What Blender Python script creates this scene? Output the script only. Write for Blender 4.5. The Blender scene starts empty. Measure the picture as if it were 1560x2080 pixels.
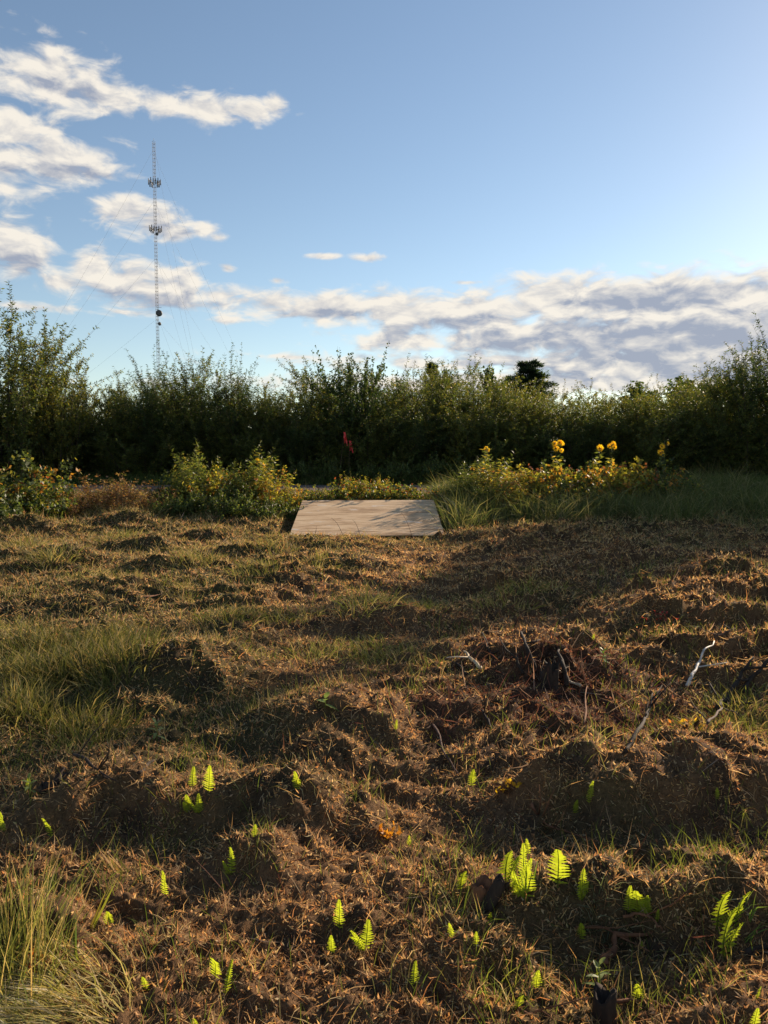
import bpy, math, random
import numpy as np
from mathutils import Vector, Matrix
from mathutils.bvhtree import BVHTree

R = math.radians
scene = bpy.context.scene
COL = scene.collection
rng = np.random.default_rng(11)
random.seed(5)

# ------------------------------------------------------------------ camera
EYE = 1.6
F = 1563.0                      # focal length in photo pixels (photo 1560 x 2080)
PITCH = math.atan(110.0 / F)    # the horizon lies at row 930
cam_d = bpy.data.cameras.new('camera')
cam = bpy.data.objects.new('camera', cam_d); COL.objects.link(cam)
cam_d.sensor_fit = 'VERTICAL'
cam_d.angle = 2 * math.atan(1040 / F)
cam_d.clip_start = 0.05; cam_d.clip_end = 12000
cam.location = (0, 0, EYE)
cam.rotation_euler = (math.pi / 2 - PITCH, 0, 0)
scene.camera = cam

def pix_dir(px, py):
    u = (px - 780) / F; v = (1040 - py) / F
    cp, sp = math.cos(PITCH), math.sin(PITCH)
    return Vector((u, cp + v * sp, v * cp - sp)).normalized()

# ------------------------------------------------------------------ light, exposure
SUN_AZ, SUN_EL = 43.0, 21.0
SKY = 0.075
sd = Vector((math.sin(R(SUN_AZ)) * math.cos(R(SUN_EL)), math.cos(R(SUN_AZ)) * math.cos(R(SUN_EL)), math.sin(R(SUN_EL))))
sun_d = bpy.data.lights.new('sun', 'SUN'); sun_d.energy = 5.0; sun_d.angle = R(0.5); sun_d.color = (1.0, 0.81, 0.60)
sun = bpy.data.objects.new('sun', sun_d); COL.objects.link(sun)
sun.rotation_euler = (-sd).to_track_quat('-Z', 'Y').to_euler(); sun.location = sd * 100
vs = scene.view_settings
vs.view_transform = 'Standard'; vs.look = 'None'; vs.gamma = 1.0; vs.use_curve_mapping = False; vs.exposure = 0.9

# ------------------------------------------------------------------ world: sky and clouds, by direction
world = bpy.data.worlds.new('World'); scene.world = world; world.use_nodes = True
wn = world.node_tree; wn.nodes.clear()
def N(nt, t, **kw):
    n = nt.nodes.new(t)
    for k, v in kw.items(): setattr(n, k, v)
    return n
def link(nt, a, b): nt.links.new(a, b)
def math_n(nt, op, a, b=None, c=None, clamp=False):
    n = N(nt, 'ShaderNodeMath', operation=op); n.use_clamp = clamp
    for i, v in enumerate((a, b, c)):
        if v is None: continue
        if isinstance(v, (int, float)): n.inputs[i].default_value = v
        else: link(nt, v, n.inputs[i])
    return n.outputs[0]
def vmath(nt, op, a, b=None, c=None):
    n = N(nt, 'ShaderNodeVectorMath', operation=op)
    for i, v in enumerate((a, b, c)):
        if v is None: continue
        if isinstance(v, tuple): n.inputs[i].default_value = v
        else: link(nt, v, n.inputs[i])
    return n.outputs['Value'] if op == 'LENGTH' else n.outputs[0]

# cloud bodies: photo column, row, half width, half height, strength
CL = [(100,160,125,52,1.0),(60,140,75,34,.9),(205,192,100,30,.9),
      (330,215,60,20,.8),(420,222,90,28,.95),(510,226,60,17,.8),(560,217,26,20,1.0),
      (20,262,90,44,.95),(100,322,125,38,1.0),(0,330,80,60,.9),(195,352,60,17,.8),(10,378,30,22,.8),
      (255,432,66,30,1.05),(320,452,66,28,1.0),(420,465,30,14,.85),(442,482,28,11,.85),
      (40,504,72,48,1.15),
      (195,552,52,42,1.05),(260,578,95,44,1.1),(350,584,82,44,1.1),(130,574,60,22,.8),(440,602,62,28,1.0),
      (50,622,110,8,.7),(250,634,50,7,.7),
      (540,618,90,30,1.0),(660,626,120,30,1.1),(800,632,150,42,1.1),(960,636,190,50,1.2),(1150,615,180,55,1.25),
      (1350,612,200,58,1.35),(1520,606,160,48,1.3),(1100,684,330,44,1.15),(1420,685,360,70,1.4),(850,690,170,26,.9),
      (470,650,40,7,.7),(742,524,34,8,.8),(655,521,36,5,.7),(562,570,18,6,.75),(462,546,16,10,.8),(950,574,36,5,.75),(590,725,55,5,.6),
      (1000,735,420,20,.75),(1400,730,420,50,1.5),(1250,775,800,26,1.3)]
blobs = []
for cx, cy, rx, ry, s in CL:
    d = pix_dir(cx, cy)
    blobs.append((math.atan2(d.x, d.y), math.asin(d.z), 1.12 * rx / F, 1.18 * ry / F, s))
rw = random.Random(3)
for k in range(12):             # the same kind of cloud all round, outside the picture
    az = rw.uniform(R(33), R(327)); az = az if az < math.pi else az - 2 * math.pi
    if k % 2: blobs.append((az, R(rw.uniform(9, 13)), R(rw.uniform(14, 26)), R(rw.uniform(1.6, 2.6)), 1.15))
    else: blobs.append((az, R(rw.uniform(14, 40)), R(rw.uniform(5, 9)), R(rw.uniform(1.5, 3.0)), 1.0))

# grey undersides and shaded bodies of the thick clouds
SH = [(300,612,120,24),(40,535,60,26),(1330,604,190,30),(1330,700,560,62),(1500,735,420,40),(880,664,150,18),(640,640,110,12),(960,655,130,14),(110,345,90,16),(330,468,60,14),(150,185,90,14),(1180,660,160,18),(420,620,60,12)]
geo = N(wn, 'ShaderNodeNewGeometry')
inc = vmath(wn, 'SCALE', geo.outputs['Incoming']); wn.nodes[-1].inputs['Scale'].default_value = -1.0
sx = N(wn, 'ShaderNodeSeparateXYZ'); link(wn, inc, sx.inputs[0])
azn = math_n(wn, 'ARCTAN2', sx.outputs[0], sx.outputs[1]); eln = math_n(wn, 'ARCSINE', sx.outputs[2])
cv = N(wn, 'ShaderNodeCombineXYZ'); link(wn, azn, cv.inputs[0]); link(wn, eln, cv.inputs[1])
best = None
for az, el, a, b, s in blobs:
    q = vmath(wn, 'MULTIPLY_ADD', cv.outputs[0], (1 / a, 1 / b, 0), (-az / a, -el / b, 0))
    v = math_n(wn, 'MULTIPLY_ADD', vmath(wn, 'LENGTH', q), -s, s)
    best = v if best is None else math_n(wn, 'SMOOTH_MAX', best, v, 0.12)
dark = None
for cx, cy, rx, ry in SH:
    d = pix_dir(cx, cy); az, el, a, b = math.atan2(d.x, d.y), math.asin(d.z), 1.2 * rx / F, 1.2 * ry / F
    q = vmath(wn, 'MULTIPLY_ADD', cv.outputs[0], (1 / a, 1 / b, 0), (-az / a, -el / b, 0))
    v = math_n(wn, 'MULTIPLY_ADD', vmath(wn, 'LENGTH', q), -1.0, 1.0)
    dark = v if dark is None else math_n(wn, 'MAXIMUM', dark, v)
def cloud_noise(off, scale, det, rough):
    st = vmath(wn, 'MULTIPLY', vmath(wn, 'ADD', cv.outputs[0], off), (1.0, 2.2, 1.0))
    nz = N(wn, 'ShaderNodeTexNoise'); nz.inputs['Scale'].default_value = scale; nz.inputs['Detail'].default_value = det; nz.inputs['Roughness'].default_value = rough
    nz.inputs['Distortion'].default_value = 0.45; link(wn, st, nz.inputs['Vector']); return nz.outputs['Fac']
n0 = cloud_noise((0, 0, 0), 22, 8, .56); n1 = cloud_noise((0.005, 0.010, 0), 22, 5, .56)
d0 = math_n(wn, 'ADD', best, math_n(wn, 'MULTIPLY_ADD', n0, 2.5, -1.22))
mr = N(wn, 'ShaderNodeMapRange', interpolation_type='SMOOTHSTEP'); link(wn, d0, mr.inputs[0])
mr.inputs[1].default_value = -0.10; mr.inputs[2].default_value = 0.72; mr.inputs[3].default_value = 0; mr.inputs[4].default_value = 0.97
dk = N(wn, 'ShaderNodeMapRange', interpolation_type='SMOOTHSTEP'); link(wn, math_n(wn, 'ADD', dark, math_n(wn, 'MULTIPLY_ADD', n1, 1.6, -.8)), dk.inputs[0])
dk.inputs[1].default_value = 0.0; dk.inputs[2].default_value = 0.75; dk.inputs[3].default_value = 0; dk.inputs[4].default_value = 0.62
lit = math_n(wn, 'MULTIPLY_ADD', math_n(wn, 'SUBTRACT', n0, n1), 2.1, 0.80)
lit = math_n(wn, 'SUBTRACT', lit, dk.outputs[0], clamp=True)
cr = N(wn, 'ShaderNodeMix', data_type='RGBA'); link(wn, lit, cr.inputs['Factor'])
cr.inputs['A'].default_value = (0.19 / SKY, 0.212 / SKY, 0.265 / SKY, 1); cr.inputs['B'].default_value = (0.51 / SKY, 0.475 / SKY, 0.42 / SKY, 1)
sky = N(wn, 'ShaderNodeTexSky', sky_type='NISHITA'); sky.sun_disc = False
sky.sun_elevation = R(SUN_EL); sky.sun_rotation = R(SUN_AZ); sky.air_density = 1.0; sky.dust_density = 0.16; sky.ozone_density = 0.8
mx = N(wn, 'ShaderNodeMix', data_type='RGBA'); link(wn, mr.outputs[0], mx.inputs['Factor'])
link(wn, sky.outputs[0], mx.inputs['A']); link(wn, cr.outputs['Result'], mx.inputs['B'])
bg = N(wn, 'ShaderNodeBackground'); bg.inputs['Strength'].default_value = SKY
link(wn, mx.outputs['Result'], bg.inputs['Color'])
wo = N(wn, 'ShaderNodeOutputWorld'); link(wn, bg.outputs[0], wo.inputs[0])
world.cycles.sampling_method = 'NONE'
scene.render.engine = 'CYCLES'
scene.cycles.max_bounces = 6; scene.cycles.diffuse_bounces = 3; scene.cycles.transmission_bounces = 4; scene.cycles.glossy_bounces = 2
scene.cycles.use_denoising = True
scene.cycles.sample_clamp_indirect = 4.0

# ------------------------------------------------------------------ mesh helpers
def mesh_np(name, verts, faces, cols=None, smooth=False):
    """verts (n,3); faces: list of int arrays (m,k)"""
    me = bpy.data.meshes.new(name)
    verts = np.asarray(verts, np.float32)
    faces = [np.asarray(f, np.int32) for f in (faces if isinstance(faces, list) else [faces]) if len(f)]
    me.vertices.add(len(verts)); me.vertices.foreach_set('co', verts.ravel())
    lv = np.concatenate([f.ravel() for f in faces])
    sz = np.concatenate([np.full(len(f), f.shape[1], np.int32) for f in faces])
    ls = np.concatenate([[0], np.cumsum(sz)[:-1]]).astype(np.int32)
    me.loops.add(len(lv)); me.loops.foreach_set('vertex_index', lv)
    me.polygons.add(len(sz)); me.polygons.foreach_set('loop_start', ls)
    me.polygons.foreach_set('loop_total', sz)
    if smooth: me.polygons.foreach_set('use_smooth', np.ones(len(sz), bool))
    me.update(calc_edges=True); me.validate()
    if cols is not None:
        a = me.color_attributes.new('Col', 'FLOAT_COLOR', 'POINT')
        c4 = np.ones((len(verts), 4), np.float32); c4[:, :3] = cols
        a.data.foreach_set('color', c4.ravel())
    return me
def obj(name, me, mat=None, parent=None, loc=None):
    o = bpy.data.objects.new(name, me); COL.objects.link(o)
    if mat is not None and me is not None and not me.materials: me.materials.append(mat)
    if parent is not None: o.parent = parent
    if loc is not None: o.location = loc
    return o
def tag(o, label, cat, group=None, kind=None):
    o['label'] = label; o['category'] = cat
    if group: o['group'] = group
    if kind: o['kind'] = kind
    return o
def thing(name, label, cat, loc=(0, 0, 0), rotz=0.0, group=None):
    o = bpy.data.objects.new(name, None); COL.objects.link(o)
    o.empty_display_size = 0.1
    o.location = loc; o.rotation_euler = (0, 0, rotz)
    return tag(o, label, cat, group)
def unit(v): return v / np.maximum(np.linalg.norm(v, axis=-1, keepdims=True), 1e-9)

class MB:
    def __init__(s): s.v = []; s.f = {}; s.c = []; s.n = 0
    def add(s, v, f, c=None):
        v = np.asarray(v, float); f = np.asarray(f, int)
        if len(v) == 0: return
        s.v.append(v); s.f.setdefault(f.shape[1], []).append(f + s.n); s.n += len(v)
        s.c.append(np.zeros((len(v), 3)) if c is None else np.broadcast_to(np.asarray(c, float), (len(v), 3)))
    def mesh(s, name, smooth=False, cols=True):
        return mesh_np(name, np.concatenate(s.v), [np.concatenate(x) for x in s.f.values()], np.concatenate(s.c) if cols else None, smooth)

def tube(pts, rad, sides=6, cap=True):
    pts = np.asarray(pts, float); n = len(pts); rad = np.broadcast_to(np.asarray(rad, float), (n,))
    t = unit(np.gradient(pts, axis=0)) if n > 2 else np.repeat(unit(pts[1:] - pts[:1]), 2, 0)
    ref = np.array([0.31, 0.17, 0.93]); a = unit(np.cross(t, ref)); b = np.cross(t, a)
    th = np.linspace(0, 2 * math.pi, sides, endpoint=False)
    v = (pts[:, None] + rad[:, None, None] * (np.cos(th)[None, :, None] * a[:, None] + np.sin(th)[None, :, None] * b[:, None])).reshape(-1, 3)
    q = []
    for i in range(n - 1):
        for k in range(sides):
            k2 = (k + 1) % sides
            q.append((i * sides + k, i * sides + k2, (i + 1) * sides + k2, (i + 1) * sides + k))
    return v, np.array(q)
def caps(n, sides):
    return np.array([list(range(sides))[::-1], [(n - 1) * sides + k for k in range(sides)]])
def add_tube(mb, pts, rad, sides=6, c=None):
    v, q = tube(pts, rad, sides); base = mb.n
    mb.add(v, q, c)
    mb.f.setdefault(sides, []).append(caps(len(pts), sides) + base)
def box(c, s, rot=None):
    v = np.array([(x, y, z) for z in (-.5, .5) for y in (-.5, .5) for x in (-.5, .5)]) * np.array(s)
    if rot is not None: v = v @ np.array(rot).T
    return v + np.array(c), np.array([(0, 2, 3, 1), (4, 5, 7, 6), (0, 1, 5, 4), (2, 6, 7, 3), (0, 4, 6, 2), (1, 3, 7, 5)])
def blades(P, D, L, W, bend, C, r=rng):
    """grass blades of five points: roots, directions, lengths, widths, tip shift per length, colours"""
    P = np.asarray(P); n = len(P); L = np.broadcast_to(L, (n,))[:, None]; W = np.broadcast_to(W, (n,))[:, None]
    side = unit(np.cross(D, r.normal(size=(n, 3)))) * W * 0.5
    mid = P + D * L * 0.55 + bend * L * 0.22
    tip = P + D * L + bend * L
    v = np.stack([P - side, P + side, mid - side * .8, mid + side * .8, tip], 1).reshape(-1, 3)
    k = np.arange(n)[:, None, None] * 5
    f = (np.array([[0, 1, 3], [0, 3, 2], [2, 3, 4]])[None] + k).reshape(-1, 3)
    return v, f, np.repeat(C, 5, 0)
def leaf_quads(P, D, L, W, C, r=rng, flat=None):
    n = len(P); L = np.broadcast_to(L, (n,))[:, None]; W = np.broadcast_to(W, (n,))[:, None]
    side = unit(np.cross(D, r.normal(size=(n, 3)) if flat is None else flat)) * W * .5
    m = P + D * L * .45
    v = np.stack([P, m + side, P + D * L, m - side], 1).reshape(-1, 3)
    f = np.arange(4 * n).reshape(n, 4)
    return v, f, np.repeat(C, 4, 0)
def palette(pal, n, r, jit=.22):
    cols = np.array([p[0] for p in pal]); pr = np.array([p[1] for p in pal], float); pr /= pr.sum()
    return np.clip(cols[r.choice(len(pal), n, p=pr)] * r.uniform(1 - jit, 1 + jit, (n, 1)) * r.uniform(.93, 1.07, (n, 3)), 0, 1)

_perm = np.random.default_rng(77).permutation(4096)
_ang = np.random.default_rng(78).uniform(0, 2 * np.pi, 4096); _gx, _gy = np.cos(_ang), np.sin(_ang)
def perlin(x, y, seed=0):
    x = np.asarray(x, float); y = np.asarray(y, float)
    xi = np.floor(x).astype(int); yi = np.floor(y).astype(int); xf = x - xi; yf = y - yi
    u = xf ** 3 * (xf * (xf * 6 - 15) + 10); v = yf ** 3 * (yf * (yf * 6 - 15) + 10)
    def gr(i, j, dx, dy):
        h = _perm[(_perm[(i + seed * 131) & 4095] + j) & 4095]
        return _gx[h] * dx + _gy[h] * dy
    a = gr(xi, yi, xf, yf); b = gr(xi + 1, yi, xf - 1, yf); c = gr(xi, yi + 1, xf, yf - 1); d = gr(xi + 1, yi + 1, xf - 1, yf - 1)
    return 1.5 * ((a + (b - a) * u) * (1 - v) + (c + (d - c) * u) * v)
def fbm(x, y, oct=4, seed=0, gain=.5):
    s = 0; a = 1; t = 0
    for o in range(oct):
        s = s + a * perlin(x * 2 ** o, y * 2 ** o, seed + o); t += a; a *= gain
    return s / t * 1.5
def sstep(x, a, b):
    t = np.clip((x - a) / (b - a), 0, 1); return t * t * (3 - 2 * t)

# ------------------------------------------------------------------ materials
def mat(name):
    m = bpy.data.materials.new(name); m.use_nodes = True; nt = m.node_tree; nt.nodes.clear()
    out = N(nt, 'ShaderNodeOutputMaterial'); return m, nt, out
def leaf_mat(name, trans=.45, gloss=.35, rough=.45, warm=(1.15, 1.2, .6)):
    m, nt, out = mat(name)
    at = N(nt, 'ShaderNodeAttribute', attribute_name='Col')
    p = N(nt, 'ShaderNodeBsdfPrincipled'); link(nt, at.outputs['Color'], p.inputs['Base Color'])
    p.inputs['Roughness'].default_value = rough; p.inputs['Specular IOR Level'].default_value = gloss
    t = N(nt, 'ShaderNodeBsdfTranslucent')
    mu = vmath(nt, 'MULTIPLY', at.outputs['Color'], tuple(warm)); link(nt, mu, t.inputs['Color'])
    mi = N(nt, 'ShaderNodeMixShader'); mi.inputs[0].default_value = trans
    link(nt, p.outputs[0], mi.inputs[1]); link(nt, t.outputs[0], mi.inputs[2]); link(nt, mi.outputs[0], out.inputs[0])
    return m
def noise_mat(name, stops, scale, rough=.85, detail=6, stretch=(1, 1, 1), bump=.3, bdist=.01, spec=.2, distort=0.0, coord='Object'):
    m, nt, out = mat(name)
    tc = N(nt, 'ShaderNodeTexCoord'); mp = N(nt, 'ShaderNodeMapping'); mp.inputs['Scale'].default_value = stretch
    link(nt, tc.outputs[coord], mp.inputs['Vector'])
    nz = N(nt, 'ShaderNodeTexNoise'); nz.inputs['Scale'].default_value = scale; nz.inputs['Detail'].default_value = detail
    nz.inputs['Roughness'].default_value = .62; nz.inputs['Distortion'].default_value = distort
    link(nt, mp.outputs[0], nz.inputs['Vector'])
    cr = N(nt, 'ShaderNodeValToRGB'); e = cr.color_ramp.elements
    while len(e) < len(stops): e.new(.5)
    for i, (pos, c) in enumerate(stops): e[i].position = pos; e[i].color = (*c, 1)
    link(nt, nz.outputs['Fac'], cr.inputs[0])
    p = N(nt, 'ShaderNodeBsdfPrincipled'); link(nt, cr.outputs[0], p.inputs['Base Color'])
    p.inputs['Roughness'].default_value = rough; p.inputs['Specular IOR Level'].default_value = spec
    if bump:
        b = N(nt, 'ShaderNodeBump'); b.inputs['Strength'].default_value = bump; b.inputs['Distance'].default_value = bdist
        link(nt, nz.outputs['Fac'], b.inputs['Height']); link(nt, b.outputs[0], p.inputs['Normal'])
    link(nt, p.outputs[0], out.inputs[0]); return m

M = {}
M['foliage'] = leaf_mat('foliage', .50, .30, .5, (1.35, 1.25, .55))
M['herb'] = leaf_mat('herb', .5, .3, .5, (1.35, 1.3, .6))
M['grass'] = leaf_mat('grass', .45, .12, .65, (1.2, 1.15, .6))
M['thatch'] = leaf_mat('thatch', .45, .10, .8, (1.2, 1.0, .75))
M['fern'] = leaf_mat('fern', .60, .2, .5, (1.25, 1.25, .5))
M['bark'] = noise_mat('bark', [(.3, (.035, .026, .02)), (.7, (.10, .078, .06))], 9, stretch=(3, 3, .6), bump=.6, bdist=.02)
M['twig'] = noise_mat('twig', [(.3, (.05, .03, .024)), (.7, (.13, .08, .06))], 30, bump=.2)
M['dark_wood'] = noise_mat('dark_wood', [(.3, (.018, .013, .011)), (.6, (.045, .031, .023)), (.85, (.10, .07, .048))], 24, stretch=(1, 1, .25), bump=.7, bdist=.008)
M['red_wood'] = noise_mat('red_wood', [(.3, (.08, .035, .02)), (.7, (.26, .12, .06))], 26, stretch=(1, 1, .2), bump=.6, bdist=.006)
M['birch'] = noise_mat('birch', [(.30, (.05, .04, .035)), (.40, (.45, .40, .36)), (.8, (.72, .69, .64))], 34, stretch=(1, 1, 1), bump=.2, rough=.6)
M['pale_wood'] = noise_mat('pale_wood', [(.3, (.36, .26, .16)), (.7, (.62, .52, .38))], 30, bump=.2, rough=.6)
M['steel'] = noise_mat('steel', [(.35, (.20, .205, .22)), (.65, (.30, .30, .31))], 1.2, rough=.55, bump=0, spec=.4)
M['antenna_grey'] = noise_mat('antenna_grey', [(.35, (.06, .065, .07)), (.65, (.10, .105, .11))], 2, rough=.5, bump=0)
M['wire'] = noise_mat('wire', [(.35, (.22, .23, .25)), (.65, (.32, .32, .33))], 2, rough=.5, bump=0)
M['red_ribbon'] = noise_mat('red_ribbon', [(.3, (.62, .03, .03)), (.7, (.80, .06, .06))], 12, rough=.4, bump=0, spec=.4)
M['lath'] = noise_mat('lath', [(.3, (.24, .17, .10)), (.7, (.36, .27, .17))], 14, stretch=(4, 4, .5), bump=.2)

def ground_mat():
    m, nt, out = mat('bog_ground')
    at = N(nt, 'ShaderNodeAttribute', attribute_name='Col')
    tc = N(nt, 'ShaderNodeTexCoord')
    n1 = N(nt, 'ShaderNodeTexNoise'); n1.inputs['Scale'].default_value = 42; n1.inputs['Detail'].default_value = 8; n1.inputs['Roughness'].default_value = .72
    link(nt, tc.outputs['Object'], n1.inputs['Vector'])
    n2 = N(nt, 'ShaderNodeTexNoise'); n2.inputs['Scale'].default_value = 150; n2.inputs['Detail'].default_value = 4; n2.inputs['Roughness'].default_value = .7
    link(nt, tc.outputs['Object'], n2.inputs['Vector'])
    cr = N(nt, 'ShaderNodeValToRGB'); e = cr.color_ramp.elements
    e[0].position = .33; e[0].color = (.25, .24, .24, 1); e[1].position = .68; e[1].color = (1.55, 1.45, 1.35, 1)
    mixf = math_n(nt, 'MULTIPLY_ADD', n2.outputs['Fac'], .5, math_n(nt, 'MULTIPLY', n1.outputs['Fac'], .5))
    link(nt, mixf, cr.inputs[0])
    mu = vmath(nt, 'MULTIPLY', at.outputs['Color'], cr.outputs[0])
    p = N(nt, 'ShaderNodeBsdfPrincipled'); link(nt, mu, p.inputs['Base Color']); p.inputs['Roughness'].default_value = .95
    p.inputs['Specular IOR Level'].default_value = .08
    b = N(nt, 'ShaderNodeBump'); b.inputs['Strength'].default_value = .9; b.inputs['Distance'].default_value = .012
    link(nt, mixf, b.inputs['Height']); link(nt, b.outputs[0], p.inputs['Normal'])
    link(nt, p.outputs[0], out.inputs[0]); return m
M['ground'] = ground_mat()

def gravel_mat():
    m, nt, out = mat('gravel')
    tc = N(nt, 'ShaderNodeTexCoord')
    vo = N(nt, 'ShaderNodeTexVoronoi'); vo.inputs['Scale'].default_value = 26; link(nt, tc.outputs['Object'], vo.inputs['Vector'])
    nz = N(nt, 'ShaderNodeTexNoise'); nz.inputs['Scale'].default_value = 1.3; nz.inputs['Detail'].default_value = 7; link(nt, tc.outputs['Object'], nz.inputs['Vector'])
    cr = N(nt, 'ShaderNodeValToRGB'); e = cr.color_ramp.elements
    e[0].position = .3; e[0].color = (.12, .092, .078, 1); e[1].position = .7; e[1].color = (.21, .165, .14, 1)
    link(nt, nz.outputs['Fac'], cr.inputs[0])
    hs = N(nt, 'ShaderNodeSeparateColor'); link(nt, vo.outputs['Color'], hs.inputs[0])
    k = math_n(nt, 'MULTIPLY_ADD', hs.outputs[0], .8, .6)
    sc = N(nt, 'ShaderNodeVectorMath', operation='SCALE'); link(nt, cr.outputs[0], sc.inputs[0]); link(nt, k, sc.inputs['Scale'])
    p = N(nt, 'ShaderNodeBsdfPrincipled'); link(nt, sc.outputs[0], p.inputs['Base Color']); p.inputs['Roughness'].default_value = 1.0; p.inputs['Specular IOR Level'].default_value = 0
    b = N(nt, 'ShaderNodeBump'); b.inputs['Strength'].default_value = .8; b.inputs['Distance'].default_value = .02
    link(nt, vo.outputs['Distance'], b.inputs['Height']); link(nt, b.outputs[0], p.inputs['Normal'])
    link(nt, p.outputs[0], out.inputs[0]); return m
M['gravel'] = gravel_mat()

def ply_mat():
    m, nt, out = mat('weathered_plywood')
    tc = N(nt, 'ShaderNodeTexCoord')
    def nz(scale, st, det=6, dis=0.0):
        mp = N(nt, 'ShaderNodeMapping'); mp.inputs['Scale'].default_value = st; link(nt, tc.outputs['Object'], mp.inputs['Vector'])
        n = N(nt, 'ShaderNodeTexNoise'); n.inputs['Scale'].default_value = scale; n.inputs['Detail'].default_value = det; n.inputs['Distortion'].default_value = dis
        n.inputs['Roughness'].default_value = .65
        link(nt, mp.outputs[0], n.inputs['Vector']); return n.outputs['Fac']
    grain = nz(7, (.22, 3.6, 1), 7, 1.4); broad = nz(1.6, (.5, 2.2, 1), 4, .6); scuff = nz(2.6, (.75, 1.6, 1), 5, .3)
    cr = N(nt, 'ShaderNodeValToRGB'); e = cr.color_ramp.elements; e.new(.5)
    e[0].position = .43; e[0].color = (.28, .17, .09, 1); e[1].position = .515; e[1].color = (.58, .40, .24, 1); e[2].position = .62; e[2].color = (.70, .53, .34, 1)
    link(nt, math_n(nt, 'ADD', math_n(nt, 'MULTIPLY', grain, .65), math_n(nt, 'MULTIPLY', broad, .38)), cr.inputs[0])
    mr = N(nt, 'ShaderNodeMapRange'); link(nt, scuff, mr.inputs[0]); mr.inputs[1].default_value = .59; mr.inputs[2].default_value = .66
    mr.inputs[4].default_value = .75
    mx = N(nt, 'ShaderNodeMix', data_type='RGBA'); link(nt, mr.outputs[0], mx.inputs['Factor']); link(nt, cr.outputs[0], mx.inputs['A'])
    mx.inputs['B'].default_value = (.62, .57, .50, 1)
    p = N(nt, 'ShaderNodeBsdfPrincipled'); link(nt, mx.outputs['Result'], p.inputs['Base Color']); p.inputs['Roughness'].default_value = .8
    p.inputs['Specular IOR Level'].default_value = .12
    b = N(nt, 'ShaderNodeBump'); b.inputs['Strength'].default_value = .4; b.inputs['Distance'].default_value = .004
    link(nt, grain, b.inputs['Height']); link(nt, b.outputs[0], p.inputs['Normal'])
    link(nt, p.outputs[0], out.inputs[0]); return m
M['ply'] = ply_mat()

# ------------------------------------------------------------------ the ground
BOARD_Y0, BOARD_Y1, BOARD_Z0, BOARD_Z1 = 12.0, 14.30, .385, .815
def base_z(y):
    return np.interp(y, [-50, 3, 12, 13.4, 15.6, 16.8, 17.4, 22.4, 23.0, 24.2, 26, 40, 9000],
                        [0, .0, .34, .44, .74, .80, .77, .77, .82, .90, .95, 1.0, 1.0])
def base_hit(px, py):
    d = pix_dir(px, py); y = 5.0
    for _ in range(60):
        t = (float(base_z(y)) - EYE) / d.z if d.z < -1e-4 else 60
        y = .5 * y + .5 * min(max(d.y * t, .5), 60)
    return d.x / d.y * y, y
# hummocks: crest column, crest row, half width (m), height (m), far slope length, near slope length
HUM = [(1330,1655,.62,.16,.55,.16),(1180,1680,.25,.10,.3,.14),(1500,1640,.45,.12,.5,.16),
       (720,1490,.50,.19,.55,.22),(600,1530,.35,.10,.4,.20),(700,1570,.28,.10,.2,.12),
       (370,1385,.42,.22,.7,.30),(300,1430,.3,.10,.4,.25),(800,1275,.55,.16,.6,.25),
       (1060,1360,.55,.17,.6,.3),(1150,1345,.3,.10,.4,.2),(560,1705,.28,.13,.35,.12),(660,1690,.3,.12,.35,.12),(420,1665,.3,.10,.35,.14),
       (220,1640,.4,.10,.4,.2),(520,1800,.22,.10,.25,.10),(960,1985,.2,.08,.25,.09),(1100,1850,.35,.09,.3,.10),(1330,1880,.4,.09,.3,.10),(1480,1870,.3,.08,.3,.10),
       (100,1680,.35,.12,.4,.16),(60,1960,.22,.14,.25,.15),(640,1890,.3,.06,.3,.10),(250,2060,.22,.08,.2,.12),
       (1400,1290,.9,.13,.5,.12),(1250,1275,.6,.10,.5,.12),(1500,1230,1.0,.14,.6,.14),(1200,1210,.9,.10,.6,.14),(1450,1185,1.2,.13,.7,.16),
       (1150,1160,.8,.10,.7,.2),(1100,1105,.9,.12,.7,.3),(400,1100,.45,.20,.45,.16),(280,1118,.45,.19,.45,.16),(130,1145,.6,.17,.5,.16),(700,1165,.6,.14,.5,.16),(60,1085,.6,.2,.5,.2),(520,1130,.5,.15,.4,.16),(250,1070,.5,.2,.5,.2),(330,1165,.5,.14,.4,.14),(580,1190,.5,.13,.4,.15),
       (230,1210,.6,.08,.5,.2),(120,1240,.8,.10,.7,.2),(420,1195,.5,.10,.4,.15)]
HUM = [(base_hit(p, q), a, h, f, n) for p, q, a, h, f, n in HUM]
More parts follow.
